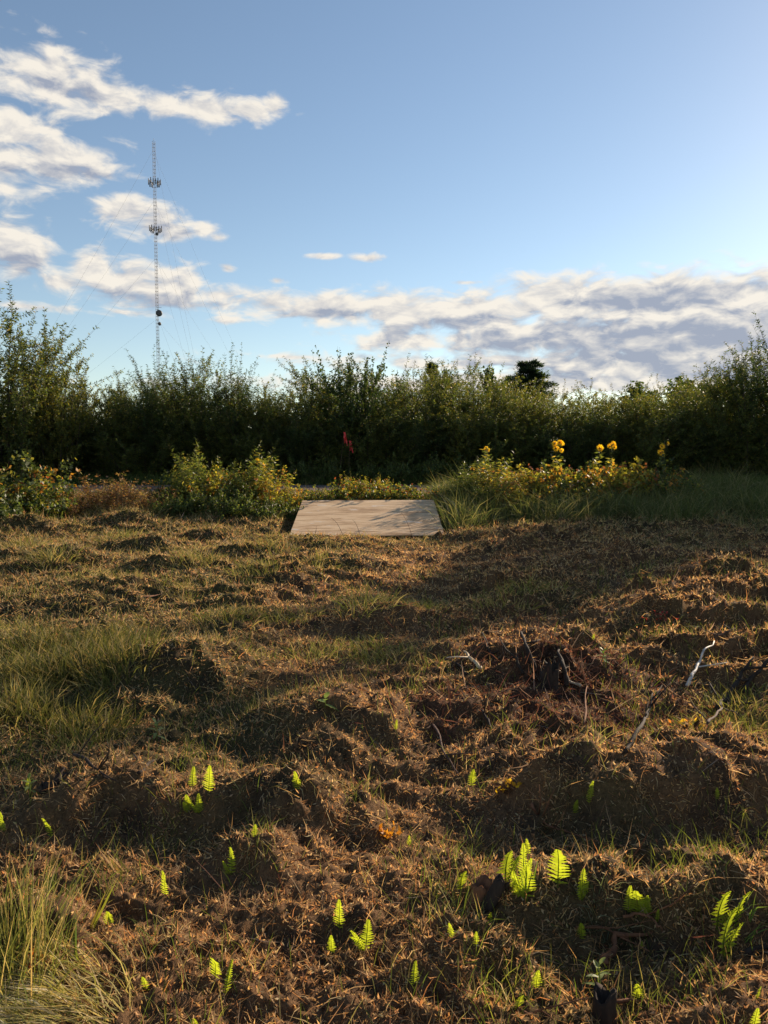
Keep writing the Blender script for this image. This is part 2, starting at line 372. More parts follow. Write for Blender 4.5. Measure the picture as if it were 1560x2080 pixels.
def relief(x, y):
    z = np.zeros_like(x)
    wob = .10 * perlin(x * 3.1, y * 3.1, 40) + .05 * perlin(x * 8, y * 8, 41)
    wo2 = .12 * perlin(x * 2.7, y * 2.7, 44) + .05 * perlin(x * 9, y * 7, 45)
    for (cx, cy), a, h, f, n in HUM:
        dx = (x - cx + wob * 1.2) / a; dy = y - cy + wo2
        g = np.where(dy > 0, np.exp(-(dy / f) ** 2), np.exp(-(np.abs(dy) / n) ** 2.6))
        z = z + h * np.exp(-np.abs(dx) ** 2.4) * g
    z = z + .055 * fbm(x * .9, y * 1.3, 3, 3)
    # torn, combed ridges running across the field: steep side to the camera
    torn = .6 + .55 * sstep(y, 5, 8) * sstep(-x, 0, 1.5) + 1.15 * sstep(x - .2 + .4 * perlin(x, y, 6), 0, 1.0) * sstep(y, 3.2, 4.6)
    for k, (fy, am, sd) in enumerate(((1.7, .075, 9), (3.2, .068, 12), (6.5, .040, 15))):
        ph = y * fy + x * .22 * fy * (.5 if k else 1) + 1.6 * fbm(x * fy * .36, y * fy * .28, 3, sd)
        fr = ph - np.floor(ph)
        saw = np.where(fr < .13, sstep(fr, 0, .13), (1 - (fr - .13) / .87) ** 1.25)
        msk = sstep(perlin(x * fy * .30, y * fy * .30, sd + 2), -.2, .4)
        z = z + am * saw * msk * torn
    z = z + .035 * fbm(x * 4, y * 5, 4, 21, .6) + .020 * np.abs(fbm(x * 11, y * 13, 3, 26, .6)) + .016 * fbm(x * 30, y * 30, 2, 30, .6)
    return z
def ground_z(x, y):
    field = 1 - sstep(y, 13.0, 15.4)
    z = base_z(y) + relief(x, y) * (field * .92 + .08) * sstep(np.abs(y), .2, 1.2)
    und = (np.abs(x + .30) < 1.45) & (y > 11.9) & (y < 14.6)
    bz = BOARD_Z0 + (np.clip(y, BOARD_Y0, 14.3) - BOARD_Y0) / (BOARD_Y1 - BOARD_Y0) * (BOARD_Z1 - BOARD_Z0)
    z = np.where(und, np.minimum(z, bz - .07 - .16 * sstep(y, 12, 12.6) * (1 - sstep(y, 13.9, 14.6))), z)
    return z
yd = 1.15 * np.exp(np.linspace(0, math.log(17.0 / 1.15), 520))
ys = np.concatenate([[-60, -20, -6, -2, 0, .6, .9], yd, [18, 20, 22, 22.6, 23.2, 24, 25, 26, 28, 32, 40, 60, 120, 300, 900, 3000, 9000]])
sdn = np.linspace(-1, 1, 470)
ext = np.array([.6, 2, 5, 12, 40, 200, 1500, 8000.])
rows = []
for y in ys:
    w = .62 * min(max(y, .6), 30) + 1.7
    xs = np.concatenate([-(w + ext)[::-1], sdn * w, w + ext]); rows.append(xs)
X = np.array(rows); Y = np.repeat(ys[:, None], X.shape[1], 1)
Z = ground_z(X, Y)
Z[:, :6] = base_z(Y[:, :6]); Z[:, -6:] = base_z(Y[:, -6:])
# zones of colour: torn brown moss, green left, reddish litter, dark soil
def zone_masks(x, y):
    green = np.clip(sstep(-x + .10 * y + 1.3 * fbm(x * .5, y * .4, 3, 50), .6, 2.2) * sstep(y, 2.6, 4.2) + .55 * sstep(fbm(x * .8, y * .9, 3, 52), .15, .6) + sstep(y, 9.5, 13) * .5, 0, 1)
    red = sstep(1 - np.hypot((x - 1.15) / 1.15, (y - 4.6) / 1.1) + .5 * fbm(x * 2, y * 2, 3, 55), .05, .7)
    return green, red
gm, rm = zone_masks(X, Y)
c_moss = np.array([.15, .092, .05]); c_soil = np.array([.042, .030, .024]); c_green = np.array([.075, .065, .03]); c_red = np.array([.10, .05, .036])
soil = sstep(fbm(X * 3, Y * 3.6, 4, 60, .6), .05, .6)[..., None]
C = c_moss * (1 - gm[..., None]) + c_green * gm[..., None]
C = C * (1 - .75 * rm[..., None]) + c_red * .75 * rm[..., None]
C = C * (1 - .7 * soil) + c_soil * .7 * soil
far = sstep(Y, 14.5, 17)[..., None]; C = C * (1 - far) + np.array([.055, .06, .03]) * far
nr, nc = X.shape
idx = np.arange(nr * nc).reshape(nr, nc)
quads = np.stack([idx[:-1, :-1], idx[:-1, 1:], idx[1:, 1:], idx[1:, :-1]], -1).reshape(-1, 4)
GV = np.stack([X, Y, Z], -1)
gme = mesh_np('ground', GV.reshape(-1, 3), quads, C.reshape(-1, 3), True)
ground = obj('ground', gme, M['ground']); ground['kind'] = 'structure'
ground['label'] = 'rough mown bog ground of torn brown moss and low hummocks'

# dense part for picking points
r0, r1 = 7, 7 + len(yd); cs = slice(8, 8 + len(sdn))
DV = GV[r0:r1, cs]; dn, dc = DV.shape[:2]
di = np.arange(dn * dc).reshape(dn, dc)
dq = np.stack([di[:-1, :-1], di[:-1, 1:], di[1:, 1:], di[1:, :-1]], -1).reshape(-1, 4)
bvh = BVHTree.FromPolygons(DV.reshape(-1, 3).tolist(), dq.tolist())
CAMP = Vector((0, 0, EYE))
def hit(px, py):
    p, n, i, d = bvh.ray_cast(CAMP, pix_dir(px, py), 60)
    if p is None:
        x, y = base_hit(px, py); return Vector((x, y, float(base_z(y))))
    return p
def drop(x, y):
    p, n, i, d = bvh.ray_cast(Vector((x, y, 5)), Vector((0, 0, -1)), 20)
    return p.z if p is not None else float(base_z(y))
a_ = DV[1:, 1:] - DV[:-1, :-1]; b_ = DV[1:, :-1] - DV[:-1, 1:]
nrm = np.cross(a_, b_).reshape(-1, 3); area = np.linalg.norm(nrm, axis=1) * .5; nrm = unit(nrm); nrm[nrm[:, 2] < 0] *= -1
q00 = DV[:-1, :-1].reshape(-1, 3); q10 = DV[:-1, 1:].reshape(-1, 3); q01 = DV[1:, :-1].reshape(-1, 3)
def scatter(n, weight, r=rng):
    w = area * weight; k = r.choice(len(area), n, p=w / w.sum())
    u, v = r.uniform(size=(2, n, 1))
    return q00[k] + (q10[k] - q00[k]) * u + (q01[k] - q00[k]) * v, nrm[k]
QX, QY = q00[:, 0], q00[:, 1]
vis = np.where(np.abs(QX) < .58 * QY + .9, 1.0, .22) * (QY > 1.5)
on_board = (np.abs(QX + .30) < 1.30) & (QY > 12.0) & (QY < 14.4)
vis = vis * ~on_board

# ------------------------------------------------------------------ the road
rx = np.concatenate([[-900, -200, -60], np.linspace(-22, 22, 120), [60, 200, 900]])
ry = np.linspace(16.9, 22.7, 16)
RX, RY = np.meshgrid(rx, ry)
wheel = -.025 * np.exp(-((RY - 18.6) / .35) ** 2) - .025 * np.exp(-((RY - 20.4) / .35) ** 2)
RZ = .80 + .03 * np.cos((RY - 19.8) / 2.9 * 1.5) + wheel + .012 * fbm(RX * 1.2, RY * 1.2, 3, 70)
RZ[0] -= .06; RZ[-1] -= .06
ri = np.arange(RX.size).reshape(RX.shape)
rq = np.stack([ri[:-1, :-1], ri[:-1, 1:], ri[1:, 1:], ri[1:, :-1]], -1).reshape(-1, 4)
road = obj('gravel_road', mesh_np('gravel_road', np.stack([RX, RY, RZ], -1).reshape(-1, 3), rq, None, True), M['gravel'])
road['kind'] = 'structure'; road['label'] = 'brown gravel road running across behind the plywood'

# ------------------------------------------------------------------ plywood platform
pw = thing('plywood_platform', 'weathered plywood sheets laid as a flat ramp up to the gravel road', 'plywood', (-.27, BOARD_Y0, BOARD_Z0))
slope = math.atan2(BOARD_Z1 - BOARD_Z0, BOARD_Y1 - BOARD_Y0); LEN = math.hypot(BOARD_Y1 - BOARD_Y0, BOARD_Z1 - BOARD_Z0)
pw.rotation_euler = (slope, R(-.4), R(.6))
def sheet(y0, y1, t, z):
    mb = MB(); nx, ny = 24, 8
    xs = np.linspace(-1.22, 1.22, nx + 1); yy = np.linspace(y0, y1, ny + 1); A, B = np.meshgrid(xs, yy)
    top = z + .005 * np.sin(A * 1.7) * np.sin(B * 1.3 + 1)
    i = np.arange(A.size).reshape(A.shape)
    q = np.stack([i[:-1, :-1], i[:-1, 1:], i[1:, 1:], i[1:, :-1]], -1).reshape(-1, 4)
    V = np.concatenate([np.stack([A, B, top], -1).reshape(-1, 3), np.stack([A, B, top - t], -1).reshape(-1, 3)]); n = A.size
    ring = np.concatenate([i[0, :-1], i[:-1, -1], i[-1, :0:-1], i[:0:-1, 0]])
    side = np.stack([ring, ring + n, np.roll(ring, -1) + n, np.roll(ring, -1)], -1)
    me = mesh_np('plywood_panel', V, [q, q[:, ::-1] + n, side]); sm = np.zeros(len(me.polygons), bool); sm[:len(q)] = True; me.polygons.foreach_set('use_smooth', sm); me.set_sharp_from_angle(angle=.6); return me
obj('plywood_panel', sheet(0, .60, .018, 0), M['ply'], pw)
obj('plywood_panel', sheet(.6015, LEN, .018, .0), M['ply'], pw)
for xx in (-1.0, 0, 1.0):
    v, q = box((xx, LEN * .5, -.066), (.09, LEN - .1, .09)); obj('support_beam', mesh_np('support_beam', v, q), M['lath'], pw)

# ------------------------------------------------------------------ ground litter (stuff)
pal_moss = [((.56, .36, .165), 4), ((.62, .47, .26), 2.4), ((.20, .12, .07), 2.0), ((.46, .24, .10), 1.4)]
pal_green = [((.17, .165, .06), 2), ((.50, .39, .22), 3.4), ((.12, .12, .05), 1.5), ((.44, .26, .13), 3)]
pal_red = [((.20, .085, .055), 3), ((.11, .055, .04), 3), ((.36, .24, .17), 1.4)]
def tangent_dir(n, nn, r, lo, hi):
    t = r.normal(size=(n, 3)); t = unit(t - nn * (t * nn).sum(1, keepdims=True))
    return unit(t + nn * r.uniform(lo, hi, (n, 1)))
def litter(n, dens, seed, crumbs=False):
    r = np.random.default_rng(seed)
    P, nn = scatter(n, dens, r)
    gm, rm = zone_masks(P[:, 0], P[:, 1])
    c = palette(pal_moss, n, r); c = np.where((r.uniform(size=n) < gm * .8)[:, None], palette(pal_green, n, r), c)
    c = np.where((r.uniform(size=n) < rm * .7)[:, None], palette(pal_red, n, r), c)
    far = np.maximum(1, P[:, 1] / 3.6)
    D = tangent_dir(n, nn, r, .0, 1.3)
    if crumbs:
        return leaf_quads(P - nn * .003, D, r.uniform(.010, .028, n) * far ** .75, r.uniform(.004, .008, n) * far ** .8, c, r)
    L = r.uniform(.020, .085, n) * far ** .5; W = r.uniform(.0018, .0034, n) * far ** .8
    b = np.stack([np.zeros(n), np.zeros(n), -r.uniform(.0, .45, n)], 1) + r.normal(0, .30, (n, 3))
    return blades(P - nn * .004, D, L, W, b, c, r)
clump = sstep(fbm(QX * 5, QY * 5, 3, 90, .6), -.45, .35) * .65 + .35
wd = vis * clump / np.maximum(QY, 2.0) ** 1.25
mb = MB()
mb.add(*litter(330000, wd, 1, True)); mb.add(*litter(140000, wd, 4))
o = obj('moss_litter', mb.mesh('moss_litter'), M['thatch']); tag(o, 'torn dry brown moss and mown thatch covering the field', 'moss litter', kind='stuff')

def grass_stuff(name, n, dens, seed, pal, Lr, Wr, up=1.0, lean=.35, label='', farw=.7, droop=.25):
    r = np.random.default_rng(seed); P, nn = scatter(n, dens, r)
    far = np.maximum(1, P[:, 1] / 3.6)
    D = unit(np.stack([r.normal(0, lean, n), r.normal(0, lean, n), np.full(n, up)], 1))
    az = np.stack([D[:, 0], D[:, 1], -r.uniform(.2, 1, n)], 1)
    v, f, c = blades(P - [0, 0, .005], D, r.uniform(*Lr, n), r.uniform(*Wr, n) * far ** farw, az * droop, palette(pal, n, r), r)
    o = obj(name, mesh_np(name, v, f, c), M['grass']); tag(o, label, 'grass', kind='stuff'); return o
gq, rq_ = zone_masks(QX, QY)
patch = sstep(fbm(QX * 1.7, QY * 1.7, 3, 95), .0, .55)
grass_stuff('sparse_grass', 13000, vis * (patch * .9 + .06) / np.maximum(QY, 2) ** 1.1 * (QY < 9), 2, [((.13, .17, .035), 4), ((.20, .22, .05), 2), ((.36, .31, .13), 2)],
            (.05, .16), (.0016, .0030), label='thin green grass blades coming up through the torn moss')
grass_stuff('meadow_grass', 34000, vis * gq * (.25 + patch) * sstep(QY, 3.4, 5), 3, [((.115, .115, .04), 3), ((.44, .34, .19), 4.5), ((.20, .17, .065), 2)],
            (.05, .17), (.0022, .0040), lean=.55, label='short olive and straw grass over the left and far field', droop=.4)

# red and dark twigs scattered over the litter patch
r = np.random.default_rng(6); n = 5200
P, nn = scatter(n, vis * (rq_ * 1.0 + .03), r)
v, f, c = blades(P, tangent_dir(n, nn, r, -.02, .45), r.uniform(.05, .22, n), r.uniform(.003, .0065, n) * np.maximum(1, P[:, 1] / 4), r.normal(0, .12, (n, 3)),
                 palette([((.13, .06, .045), 3), ((.07, .04, .03), 3), ((.34, .25, .19), 1)], n, r), r)
o = obj('twig_litter', mesh_np('twig_litter', v, f, c), M['thatch']); tag(o, 'reddish brown twig litter strewn over the mown moss', 'twigs', kind='stuff')

def area_grass(name, x0, x1, y0, y1, n, seed, pal, Lr, Wr, label, lean=.3, droop=.35, dens=None, m='grass', cat='grass'):
    r = np.random.default_rng(seed)
    x = r.uniform(x0, x1, n); y = r.uniform(y0, y1, n)
    if dens is not None:
        k = r.uniform(size=n) < dens(x, y); x, y = x[k], y[k]; n = len(x)
    z = ground_z(x, y) - .01
    tall = np.clip(.75 + .5 * fbm(x * .9, y * .9, 2, seed), .35, 1.4)
    D = unit(np.stack([r.normal(0, lean, n), r.normal(0, lean, n), np.ones(n)], 1))
    b = np.stack([D[:, 0] * 1.2, D[:, 1] * 1.2, -r.uniform(.1, 1, n)], 1) * droop
    v, f, c = blades(np.stack([x, y, z], 1), D, r.uniform(*Lr, n) * tall, r.uniform(*Wr, n), b, palette(pal, n, r), r)
    o = obj(name, mesh_np(name, v, f, c), M[m]); tag(o, label, cat, kind='stuff'); return o
pal_verge = [((.07, .115, .03), 4), ((.10, .13, .045), 2), ((.22, .20, .09), 1)]
area_grass('verge_grass', -22, 24, 22.75, 25.6, 42000, 20, pal_verge, (.22, .55), (.009, .018), 'dark green verge grass between the gravel road and the thicket', lean=.4)
area_grass('reed_grass', -4, 22, 24.6, 25.8, 9000, 21, [((.12, .125, .06), 3), ((.24, .20, .11), 2)], (.7, 1.5), (.010, .018), 'tall thin grass stems along the foot of the thicket', lean=.12, droop=.2)
pal_tall = [((.10, .125, .045), 4), ((.14, .15, .06), 3), ((.28, .25, .13), 2)]
area_grass('tall_grass', 1.02, 14, 11.9, 16.6, 44000, 22, pal_tall, (.40, .95), (.006, .013), 'tall uncut grey-green grass beside the road right of the plywood', lean=.35, droop=.5,
           dens=lambda x, y: sstep(y - 12.9 + .9 * perlin(x * .7, y * .7, 8) + np.clip(2.6 - x, 0, 2) * .35, -.3, .9))
area_grass('bank_grass', -12, 1.7, 13.4, 16.8, 34000, 23, [((.24, .17, .085), 3), ((.11, .12, .045), 3), ((.34, .27, .14), 2)], (.12, .36), (.006, .012),
           'short dry brown and green grass on the bank left of the plywood', lean=.5, droop=.4,
           dens=lambda x, y: np.where((np.abs(x + .3) < 1.35) & (y < 14.5), 0, .35 + .6 * sstep(perlin(x, y, 33), -.3, .4)))
area_grass('straw_grass', -9, 9, 10.2, 13.6, 17000, 24, [((.38, .29, .15), 4), ((.18, .18, .06), 3), ((.28, .17, .08), 2)], (.08, .26), (.005, .010),
           'straw coloured mown grass along the near edge of the plywood', lean=.6, droop=.5,
           dens=lambda x, y: np.where((np.abs(x + .3) < 1.30) & (y > 11.97), 0, .7 * sstep(perlin(x * 1.1, y * 1.6, 35), -.35, .3)))

# ------------------------------------------------------------------ shrubs and trees
def bez(a, c, b, t): t = t[..., None]; return (1 - t) ** 2 * a + 2 * t * (1 - t) * c + t ** 2 * b
def shrub_data(seed, H, RR, nst, nsh, nl, leafL, leafW, pal, upright=.6, shoot=(.5, 1.1), low=.08, dome=.45, spread=.15, stem_r=.028, wander=.5, droop=0.0, leafang=.75, clumpy=0.0, rag=(.72, 1.0)):
    r = np.random.default_rng(seed)
    th = r.uniform(0, 2 * np.pi, nst); rho = np.sqrt(r.uniform(0, 1, nst)) * RR
    tipz = H * (1 - dome * (rho / RR) ** 2) * r.uniform(*rag, nst)
    tip = np.stack([rho * np.cos(th), rho * np.sin(th), tipz], 1)
    bs = tip * [spread, spread, 0] + r.normal(0, .05, (nst, 3)) * [1, 1, 0]; bs[:, 2] = -.05
    ct = tip * [.55, .55, .45] + r.normal(0, .12 * RR, (nst, 3)) * [1, 1, .3]
    wood = MB()
    t = np.linspace(0, 1, 7)
    for i in range(nst):
        p = bez(bs[i][None], ct[i][None], tip[i][None], t)
        v, q = tube(p, np.linspace(stem_r * r.uniform(.7, 1.3), stem_r * .18, 7), 5); wood.add(v, q)
    k = r.integers(0, nst, nsh); tt = low + (1 - low) * r.uniform(0, 1, nsh) ** .9
    o = bez(bs[k], ct[k], tip[k], tt)
    out = unit(o * [1, 1, 0] + r.normal(0, .25, (nsh, 3)) * [1, 1, 0])
    d = unit(out * (1 - upright) + np.array([0, 0, upright]) + r.normal(0, wander * .5, (nsh, 3)))
    L = r.uniform(*shoot, nsh) * np.where(r.uniform(size=nsh) < .08, 1.35, 1.0)
    up = np.array([0, 0, .22 - droop])
    s3 = np.linspace(0, 1, 4)
    for i in range(0, nsh):
        p = o[i] + d[i] * (L[i] * s3)[:, None] + up * (L[i] * s3 ** 2)[:, None]
        v, q = tube(p, np.linspace(stem_r * .2, stem_r * .07, 4), 3); wood.add(v, q)
    m = nsh * nl; ki = np.repeat(np.arange(nsh), nl); s = r.uniform(.08, 1.0, m)
    P = o[ki] + d[ki] * (L[ki] * s)[:, None] + up * (L[ki] * s ** 2)[:, None]
    tan = unit(d[ki] + up * 2 * s[:, None])
    per = unit(np.cross(tan, r.normal(size=(m, 3))))
    ld = unit(tan * (1 - leafang) + per * leafang + np.array([0, 0, -droop * .6]))
    tone = r.uniform(.75, 1.25, nsh)[ki][:, None]
    c = palette(pal, m, r) * tone
    if clumpy:
        pk = palette(pal, nsh, r)[ki]; c = np.where(r.uniform(size=(m, 1)) < clumpy, pk * r.uniform(.8, 1.2, (m, 1)), c)
    lv = leaf_quads(P, ld, leafL * r.uniform(.6, 1.2, m), leafW * r.uniform(.7, 1.2, m), np.clip(c, 0, 1), r)
    crown = mesh_np('crown', *lv[:1], [lv[1]], lv[2])
    trunk = wood.mesh('trunk', True, False)
    return trunk, crown
def place(kind, data, label, cat, loc, scale=(1, 1, 1), rot=0.0, group=None, leafm='foliage', woodm='bark', parts=('trunk', 'crown')):
    t = thing(kind, label, cat, loc, rot, group); t.scale = scale
    obj(parts[0], data[0], M[woodm], t); obj(parts[1], data[1], M[leafm], t)
    return t
pal_willow = [((.10, .13, .034), 4), ((.135, .155, .038), 3), ((.065, .095, .028), 3), ((.23, .19, .045), .9)]
pal_dark = [((.045, .078, .024), 4), ((.06, .095, .03), 3), ((.10, .11, .035), .6)]
pal_gold = [((.12, .14, .034), 4), ((.20, .18, .04), 3), ((.085, .11, .03), 2)]
W1 = shrub_data(101, 4.0, 1.9, 30, 900, 46, .090, .028, pal_willow, upright=.50, wander=.75, shoot=(.4, .95), spread=.4, low=.02)
W2 = shrub_data(102, 4.0, 2.0, 30, 900, 46, .085, .030, pal_willow, upright=.42, wander=.9, shoot=(.35, .85), spread=.4, low=.02)
W3 = shrub_data(103, 4.0, 1.8, 30, 900, 46, .080, .032, pal_gold, upright=.40, wander=.95, shoot=(.3, .8), spread=.4, low=.02)
W4 = shrub_data(104, 4.0, 1.7, 26, 800, 46, .095, .028, pal_dark, upright=.62, shoot=(.5, 1.15), spread=.4, low=.02)
A1 = shrub_data(105, 4.2, 1.7, 14, 520, 42, .075, .055, pal_dark, upright=.58, shoot=(.5, 1.0), wander=.8, dome=.55)
A2 = shrub_data(106, 2.4, 1.3, 14, 420, 40, .070, .045, pal_gold, upright=.3, wander=.9, shoot=(.3, .7), low=.0)
def hedge(px, top, D, data, base=4.0, label=None, grp=None, wide=1.0, kind='willow_shrub', cat='shrub', rot=None, lab2=None):
    if lab2 is None:
        nm = {id(W1): 'full green', id(W2): 'broad spreading', id(W3): 'golden-tinted', id(W4): 'dark upright'}.get(id(data), 'green')
        row = 'in the front of the thicket beyond the gravel road' if D < 28 else 'of the rear row, its top showing over the thicket'
        lab2 = nm + ' willow shrub ' + row; grp = None if grp is None else nm + ' willows ' + ('front' if D < 28 else 'rear')
    x = (px - 780) / F * D; gz = float(base_z(D))
    H = (935 - top) * D / F * 1.0 + EYE - gz
    s = H / base / 1.06
    return place(kind, data, label or lab2, cat, (x, D, gz - .02),
                 (s * wide, s * wide, s), rot if rot is not None else rng.uniform(0, 6.28), grp if label is None else None)
G1 = 'willow shrubs along the far side of the road'; G2 = 'low bushes at the foot of the thicket'
for px, top, D, dt, w in [(250, 765, 26.2, W3, 1.0), (330, 740, 25.8, W4, 1.05), (395, 722, 25.6, W1, .95), (470, 748, 25.8, W4, 1.0), (560, 775, 26.0, W2, 1.1), (640, 742, 26.0, W1, 1.0),
                       (800, 742, 26.2, W2, 1.0), (880, 745, 26.3, W1, 1.0), (960, 745, 26.2, W2, 1.05), (1040, 765, 26.2, W3, 1.1), (1120, 790, 26.2, W3, 1.1), (1190, 785, 26.0, W2, 1.1),
                       (1270, 780, 26.0, W3, 1.1), (1350, 772, 25.8, W2, 1.1), (1430, 755, 25.6, W1, 1.0)]:
    hedge(px, top, D, dt, grp=G1, wide=w)
for px, top, D, dt in [(180, 755, 30, W2), (300, 765, 31, W3), (430, 765, 30, W2), (530, 775, 31, W3), (620, 770, 30, W2), (740, 745, 30, W1), (850, 742, 31, W3), (930, 738, 31, W1), (1010, 748, 31, W2),
                       (1100, 775, 31, W3), (1190, 775, 31, W3), (1280, 775, 31, W2), (1380, 765, 31, W3), (1470, 745, 31, W2), (60, 740, 31, W1)]:
    hedge(px, top, D, dt, grp=G1, wide=1.15)
for k, px in enumerate((150, 215, 290, 370, 450, 530, 610, 680, 770, 840, 990, 1070, 1150, 1230, 1310, 1390, 1470, 1560, 1650, 60)):
    hedge(px, 835 - 12 * (k % 3), 25.1 + .2 * (k % 2), (W4, W2, W1)[k % 3], label=None, grp=G2 + ', kind ' + 'abc'[k % 3], wide=1.5, lab2=('low upright dark willow bush', 'low spreading willow bush', 'low full green willow bush')[k % 3] + ' at the shaded foot of the thicket')
hedge(20, 605, 23.9, W1, label='tall full willow shrub with golden leaf tips, highest of the thicket near the bramble clump', wide=.95, rot=.4)
hedge(118, 690, 24.2, W3, label='yellowing willow shrub leaning out beside the tallest willow', wide=.85)
hedge(-110, 640, 24.6, W2, label='big willow shrub behind the tallest yellow-tipped willow', wide=.9)
hedge(-260, 650, 25, W1, grp=G1); hedge(-420, 660, 25, W2, grp=G1)
hedge(722, 665, 25.4, A1, base=4.2, label='dark round-leaved alder with thin twigs rising above the thicket behind the red flags', kind='alder_shrub', wide=.86, rot=1.1)
hedge(905, 830, 24.9, A2, base=2.4, label='low golden-green bush bulging from the front of the thicket', kind='low_bush', wide=.9)
hedge(1520, 700, 24.8, W1, label='tall dark willow whose shoots stand clear of the thicket above the tall grass', wide=.85)
hedge(1600, 660, 25.2, W4, label='taller willow next to the one standing over the tall grass', wide=1.0)
for px, top, D, dt in [(1690, 640, 25.4, W1), (1745, 640, 26, W2), (1830, 640, 26.5, W1), (1960, 640, 26.8, W2)]:
    hedge(px, top, D, dt, grp=G1)

TA = shrub_data(140, 11.5, 2.8, 18, 1100, 46, .17, .13, pal_willow, upright=.35, shoot=(.6, 1.4), low=.22, dome=.30, spread=.03, stem_r=.09, wander=.9)
for k, (x, y, s) in enumerate(((19.0, 27.0, .98), (22.0, 28.0, 1.05), (25.2, 27.4, 1.0), (28.5, 28.5, 1.08), (31.8, 27.6, 1.0))):
    place('aspen_tree', TA, 'tall leafy aspen beyond the road end of the thicket, shading the tall grass', 'tree', (x, y, .93), (s, s, s), k * 1.7, 'tall aspens at the end of the thicket')
# the far trees that stand over the thicket
def far_tree(px, top, D, data, base, label, wide=1.0, kind='far_tree', cat='tree'):
    x = (px - 780) / F * D; H = (935 - top) * D / F + .6; s = H / base
    place(kind, data, label, cat, (x, D, .95), (s * wide, s * wide, s), rng.uniform(0, 6))
T1 = shrub_data(120, 6.0, 1.5, 12, 420, 40, .20, .12, pal_dark, upright=.45, shoot=(.4, .9), dome=.7, spread=.0, stem_r=.08, low=.15)
def conifer_data(seed, H, RR):
    r = np.random.default_rng(seed); wood = MB(); v, q = tube([(0, 0, -.1), (0.03, 0, H * .5), (0, 0, H)], [.14, .09, .02], 7); wood.add(v, q)
    Ps = []; Ds = []
    for i in range(130):
        z = H * (.12 + .86 * r.uniform() ** .8); L = RR * (1 - z / H) ** .62 * r.uniform(.5, 1.25) + .15; th = r.uniform(0, 6.28)
        d = np.array([math.cos(th), math.sin(th), r.uniform(-.1, .35)]); p0 = np.array([0, 0, z])
        v, q = tube([p0, p0 + d * L * .5, p0 + d * L], [.03, .02, .008], 4); wood.add(v, q)
        m = 150; s = r.uniform(.1, 1, m); Ps.append(p0 + d * (L * s)[:, None] + r.normal(0, .05 + .07 * L, (m, 3)) * [1, 1, .55]); Ds.append(unit(d + r.normal(0, .6, (m, 3))))
    P = np.concatenate(Ps); D = np.concatenate(Ds); n = len(P)
    lv = leaf_quads(P, D, r.uniform(.14, .28, n), r.uniform(.03, .06, n), palette([((.022, .042, .02), 3), ((.032, .055, .026), 2)], n, r), r)
    return wood.mesh('trunk', True, False), mesh_np('crown', lv[0], [lv[1]], lv[2])
C1 = conifer_data(130, 6.0, 2.1); C2 = conifer_data(131, 6.0, 1.2)
far_tree(1072, 738, 62, C1, 6.0, 'dark spreading pine standing behind the thicket', 1.1, 'pine_tree')
far_tree(1015, 728, 66, T1, 6.0, 'dark rounded far tree beside the spreading pine', .8)
far_tree(893, 735, 70, T1, 6.0, 'pale pointed far tree peeping over the thicket by a small spruce', .7)
far_tree(878, 742, 72, C2, 6.0, 'small narrow spruce tip just over the thicket', .6, 'spruce_tree')
far_tree(1380, 748, 60, T1, 6.0, 'broad dark far tree behind the thicket, a gap away from the pine', 1.3)
far_tree(1440, 752, 64, T1, 6.0, 'flat-topped far tree touching the broad dark far tree', 1.2)
far_tree(1310, 765, 75, T1, 6.0, 'low faint far tree between the pine and the broad dark far tree', 1.2)

# ------------------------------------------------------------------ bank plants
pal_br = [((.10, .135, .035), 4), ((.30, .27, .05), 2.2), ((.42, .20, .04), 1.0), ((.06, .085, .03), 3), ((.30, .08, .04), .4)]
pal_bry = [((.34, .30, .05), 4), ((.14, .16, .04), 3), ((.45, .22, .045), 1.3), ((.28, .10, .05), .6)]
pal_gr = [((.15, .18, .045), 5), ((.22, .22, .055), 2), ((.08, .11, .03), 3), ((.34, .26, .06), .8)]
pal_low = [((.07, .10, .03), 4), ((.11, .14, .04), 3), ((.16, .16, .05), 1)]
B1 = shrub_data(201, .9, .75, 22, 150, 14, .078, .060, pal_br, upright=.35, shoot=(.15, .4), low=.1, stem_r=.008, spread=.4, wander=.9, leafang=.85, clumpy=.6, rag=(.35, 1.12))
B2 = shrub_data(202, .8, .70, 22, 150, 14, .074, .056, pal_bry, upright=.35, shoot=(.15, .35), low=.1, stem_r=.008, spread=.4, wander=.9, leafang=.85, clumpy=.6, rag=(.35, 1.12))
GR = shrub_data(203, 1.0, .55, 22, 150, 20, .10, .020, pal_gr, upright=.75, shoot=(.2, .45), low=.1, stem_r=.006, spread=.6, dome=.4, rag=(.35, 1.12))
GR2 = shrub_data(204, .9, .6, 20, 150, 20, .09, .022, pal_bry, upright=.7, shoot=(.2, .42), low=.1, stem_r=.006, spread=.6, dome=.4, clumpy=.5, rag=(.35, 1.12))
LW = shrub_data(205, .5, .7, 22, 170, 16, .060, .040, pal_low, upright=.35, shoot=(.12, .35), low=.05, stem_r=.006, spread=.5, wander=.9, rag=(.35, 1.12))
LW2 = shrub_data(206, .35, .55, 20, 140, 16, .050, .036, pal_br, upright=.3, shoot=(.1, .25), low=.05, stem_r=.005, spread=.5, wander=.9, rag=(.35, 1.12))
def bank(px, D, H, data, base, kind, label, cat='plant', wide=1.0, grp=None):
    x = (px - 780) / F * D; z = float(ground_z(np.array([x]), np.array([D]))[0]) - .02; s = H / base
    return place(kind, data, label, cat, (x, D, z), (s * wide, s * wide, s), rng.uniform(0, 6.28), grp, 'herb', 'twig', ('stems', 'leaves'))
gb = 'leafy bramble clump with yellowing leaves at the far left end of the bank'; gbg = 'brambles left end of the bank'
